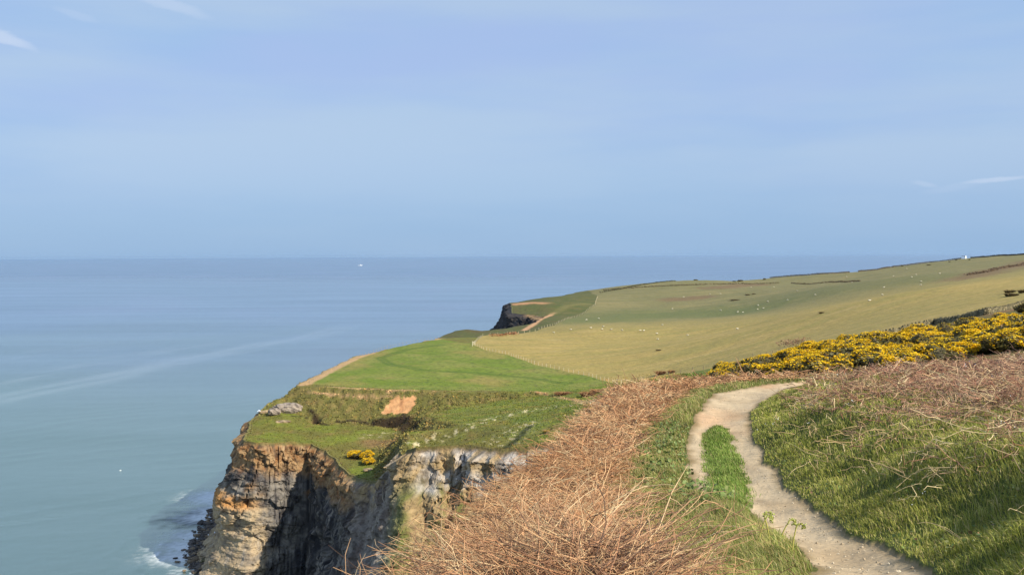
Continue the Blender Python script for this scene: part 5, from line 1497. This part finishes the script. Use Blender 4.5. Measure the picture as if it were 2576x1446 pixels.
# ------------------------------------------------------------------ sheep
def sheep_mesh(pose):
    """one continuous lofted body with neck, head, legs and tail; nose towards +x"""
    W_ = S(196, 188, 164); K_ = S(200, 190, 168)
    if pose == 'graze': spine = [(-.56, .60, .05), (-.50, .64, .20), (-.30, .66, .27), (0, .65, .29), (.28, .64, .26), (.46, .60, .19), (.58, .48, .13), (.68, .32, .10), (.74, .20, .085), (.80, .10, .06), (.83, .06, .02)]
    elif pose == 'lie': spine = [(-.56, .26, .05), (-.50, .28, .2), (-.30, .30, .29), (0, .30, .31), (.28, .30, .28), (.44, .36, .19), (.54, .48, .13), (.62, .56, .11), (.70, .55, .09), (.80, .50, .06), (.84, .48, .02)]
    else: spine = [(-.56, .60, .05), (-.50, .64, .20), (-.30, .66, .27), (0, .65, .29), (.28, .65, .26), (.44, .70, .19), (.54, .82, .13), (.62, .90, .11), (.70, .89, .09), (.82, .83, .06), (.86, .81, .02)]
    m_ = 10; an = np.arange(m_) * 2 * math.pi / m_; V = []
    for i, (X, Z, r) in enumerate(spine):
        k = 1 + .06 * np.sin(an * 3 + i * 2.1) * (r > .15)
        for a_, kk in zip(an, k): V.append((X, r * kk * math.cos(a_), Z + r * kk * math.sin(a_) * (1.0 if pose != 'lie' else .9)))
    mb = MB(); I = np.arange(len(spine) * m_).reshape(-1, m_); J = np.roll(I, -1, 1)
    colr = np.repeat([W_ if i < 7 else K_ for i in range(len(spine))], m_, axis=0)
    mb.add(V, np.stack([I[:-1], I[1:], J[1:], J[:-1]], -1).reshape(-1, 4), None, colr)
    zl = .55
    if pose != 'lie':
        legs = np.array([[[X, s * .15, .5], [X + b, s * .15, .27], [X, s * .15, 0]] for X, b in ((-.36, .05), (.30, -.03)) for s in (-1, 1)])
        tubes(mb, legs, np.array([[.075, .04, .032]] * 4), S(120, 110, 98), 6)
    else:
        legs = np.array([[[X, s * .2, .16], [X + .12, s * .27, .07], [X + .3, s * .22, .05]] for X in (-.36, .24) for s in (-1, 1)])
        tubes(mb, legs, np.array([[.07, .05, .035]] * 4), S(120, 110, 98), 6)
    hx, hz = spine[-4][0], spine[-4][1]
    ears = np.array([[[hx, s * .07, hz + .05], [hx - .02, s * .14, hz + .06], [hx - .03, s * .2, hz + .03]] for s in (-1, 1)])
    tubes(mb, ears, np.array([[.03, .028, .008]] * 2), K_, 5)
    tubes(mb, np.array([[[-.55, 0, spine[0][1] + .05], [-.62, 0, spine[0][1] - .05], [-.63, 0, spine[0][1] - .2]]]), np.array([[.05, .045, .03]]), W_, 6)
    return mb.mesh('sheep')


SM = {k: sheep_mesh(k) for k in ('graze', 'lie', 'stand')}


def z3(x, y): return ((1350 + x * .27662) * .8516, (780 + y * .27662) * .8516)
def z4(x, y): return ((1800 + x * .2905) * .8516, (700 + y * .2905) * .8516)
def z5(x, y): return ((2400 + x * .2905) * .8516, (700 + y * .2905) * .8516)


flock = [(z3(1380, 603), 'graze', 'lone sheep by the fence of the dark green coastal slope'), (z3(1510, 588), 'graze', 'sheep to the right of the lone one near the far fence'),
         (z3(1427, 692), 'stand', 'bright sheep on the brow of the tan pasture, third from its seaward end'), (z3(1212, 706), 'graze', 'second sheep from the seaward end of the tan pasture brow'), (z3(1032, 734), 'lie', 'sheep nearest the bracken fence at the seaward end of the tan pasture'),
         (z3(1558, 675), 'graze', 'upper sheep of the pair standing on the brow of the tan pasture'), (z3(1548, 704), 'graze', 'lower sheep of the pair standing on the brow of the tan pasture'), (z3(1642, 708), 'stand', 'sheep just right of the pair on the tan pasture brow'),
         (z3(1760, 713), 'graze', 'large white sheep facing across the tan pasture, left of the two standing close'), (z3(1955, 720), 'stand', 'left one of two white sheep standing close together on the tan pasture'), (z3(1992, 720), 'stand', 'right one of two white sheep standing close together on the tan pasture'),
         (z3(2133, 752), 'stand', 'upper sheep of two with dark shadows on the tan pasture'), (z3(2142, 806), 'lie', 'lower sheep of two with dark shadows on the tan pasture'),
         (z4(536, 897), 'lie', 'sheep above the two with dark shadows on the tan pasture'), (z4(793, 1001), 'lie', 'sheep lying apart, right of the two with dark shadows'), (z4(1299, 945), 'graze', 'bright sheep alone on the middle of the tan pasture above the gorse'),
         (z4(637, 738), 'stand', 'sheep alone above the dark dip of the pasture'), (z4(1127, 752), 'graze', 'left sheep along the upper lip of the dark dip'), (z4(1302, 770), 'stand', 'upright sheep at the right end of the dark dip'), (z4(1354, 768), 'lie', 'sheep lying beside the upright one at the end of the dark dip'),
         (z4(1508, 702), 'graze', 'upper sheep of the two right of the dark dip'), (z4(1506, 743), 'graze', 'lower sheep of the two right of the dark dip'), (z4(1562, 732), 'stand', 'dull sheep next to the two right of the dark dip'), (z4(1606, 662), 'graze', 'sheep below the brown streak of tussock on the middle pasture'),
         (z4(1808, 648), 'graze', 'sheep on the middle pasture between the tussock streak and the wall gap'), (z4(1905, 556), 'stand', 'dull sheep on the upper pasture under the wall gap'), (z4(2090, 595), 'graze', 'sheep on the upper pasture right of the dull one under the wall gap'),
         (z4(1438, 514), 'lie', 'sheep just below the right end of the long brown hedge'), (z4(1670, 514), 'graze', 'sheep below the break between the two brown hedges'), (z4(1020, 585), 'stand', 'sheep below the middle of the long brown hedge'), (z4(1128, 580), 'lie', 'faint sheep right of the one below the middle of the hedge'), (z4(753, 612), 'lie', 'faint sheep below the left part of the long brown hedge'),
         (z5(576, 652), 'lie', 'bright sheep lying lowest on the right part of the pasture'), (z5(706, 595), 'graze', 'bright sheep just above the lowest one on the right of the pasture'), (z5(724, 520), 'graze', 'small dull sheep above the two bright ones on the right of the pasture'),
         (z5(1100, 459), 'graze', 'upper sheep of the close pair on the right of the pasture'), (z5(1098, 495), 'graze', 'lower sheep of the close pair on the right of the pasture'), (z5(1005, 410), 'lie', 'sheep up the slope from the close pair, lower of two'), (z5(1050, 385), 'lie', 'sheep up the slope from the close pair, upper of two'),
         (z5(955, 328), 'graze', 'faint sheep nearest the skyline wall below the dark shrub'), (z5(820, 400), 'lie', 'sheep at the dark tuft row under the skyline wall'), (z5(398, 464), 'lie', 'sheep at the right end of the short brown hedge'), (z5(345, 410), 'graze', 'faint sheep between the wall gap and the short brown hedge'), (z5(1290, 375), 'lie', 'faint sheep on the upper right slope under the white hut')]
for (uv, pose, lb) in flock:
    p = hit(uv[0], uv[1], 150)
    o = link('sheep', SM[pose], M['wool']); o.location = p - np.array([0, 0, .02]); o.rotation_euler = (0, 0, random.choice([0, math.pi]) + random.uniform(-.7, .7)); s_ = random.uniform(.85, 1.0); o.scale = (s_, s_, s_)
    tag(o, lb, 'sheep', 'sheep grazing the pasture')

# ------------------------------------------------------------------ gulls
def gull_mesh(wings):
    W_ = S(236, 238, 240); G_ = S(176, 182, 190); mb = MB()
    sp = [(-.28, .0, .01), (-.2, .0, .04), (-.05, .0, .075), (.08, .01, .07), (.16, .03, .045), (.21, .045, .04), (.25, .04, .025), (.30, .03, .005)]
    V = [(X, r * math.cos(a), Z + r * math.sin(a)) for X, Z, r in sp for a in np.arange(8) * math.pi / 4]
    I = np.arange(len(sp) * 8).reshape(-1, 8); J = np.roll(I, -1, 1); mb.add(V, np.stack([I[:-1], I[1:], J[1:], J[:-1]], -1).reshape(-1, 4), None, W_)
    return mb.mesh('gull')


GB = gull_mesh(0)
def gull(p, label, fly=False, s=1.0, rz=0.0):
    root = link('gull', GB, M['paint']); root.location = p; root.scale = (s, s, s); root.rotation_euler = (0, 0, rz); tag(root, label, 'gull', 'white gulls about the cliff')
    for sd_ in (-1, 1):
        mb = MB(); pts = [(.06, sd_ * .05, .05), (.10, sd_ * .3, .17), (.02, sd_ * .68, .12)] if fly else [(.06, sd_ * .06, .05), (-.1, sd_ * .075, .06), (-.3, sd_ * .03, .05)]
        ch = [.10, .10, .02] if fly else [.05, .05, .01]
        V = []
        for (X, Y, Z), c_ in zip(pts, ch): V += [(X + c_ * .5, Y, Z), (X - c_, Y, Z), (X - c_ * .3, Y, Z + .02)]
        mb.add(V, [[0, 3, 4, 1], [1, 4, 5, 2], [2, 5, 3, 0], [3, 6, 7, 4], [4, 7, 8, 5], [5, 8, 6, 3]], [[0, 1, 2], [6, 8, 7]], S(206, 212, 218)); mb.build('wing', M['paint'], root, False)


gull(at(651, 1034, 225), 'white gull flying off the seaward rim of the grassy shelf', True, 1.5, .4)
gull(at_z(303, 1182, SEA - .0), 'white gull sitting on the open sea left of the cliff', False, 1.15, .8)
for (u, v, D, lb) in [(540, 1338, 255.5, 'upper white gull on the dark cliff foot above the fallen slabs'), (524, 1344, 257, 'lower white gull on the dark cliff foot near the sea'), (594, 1346, 240, 'white gull by the lit corner of the cliff foot')]:
    gull(at(u, v, D), lb, False, 1.6, 2.0)
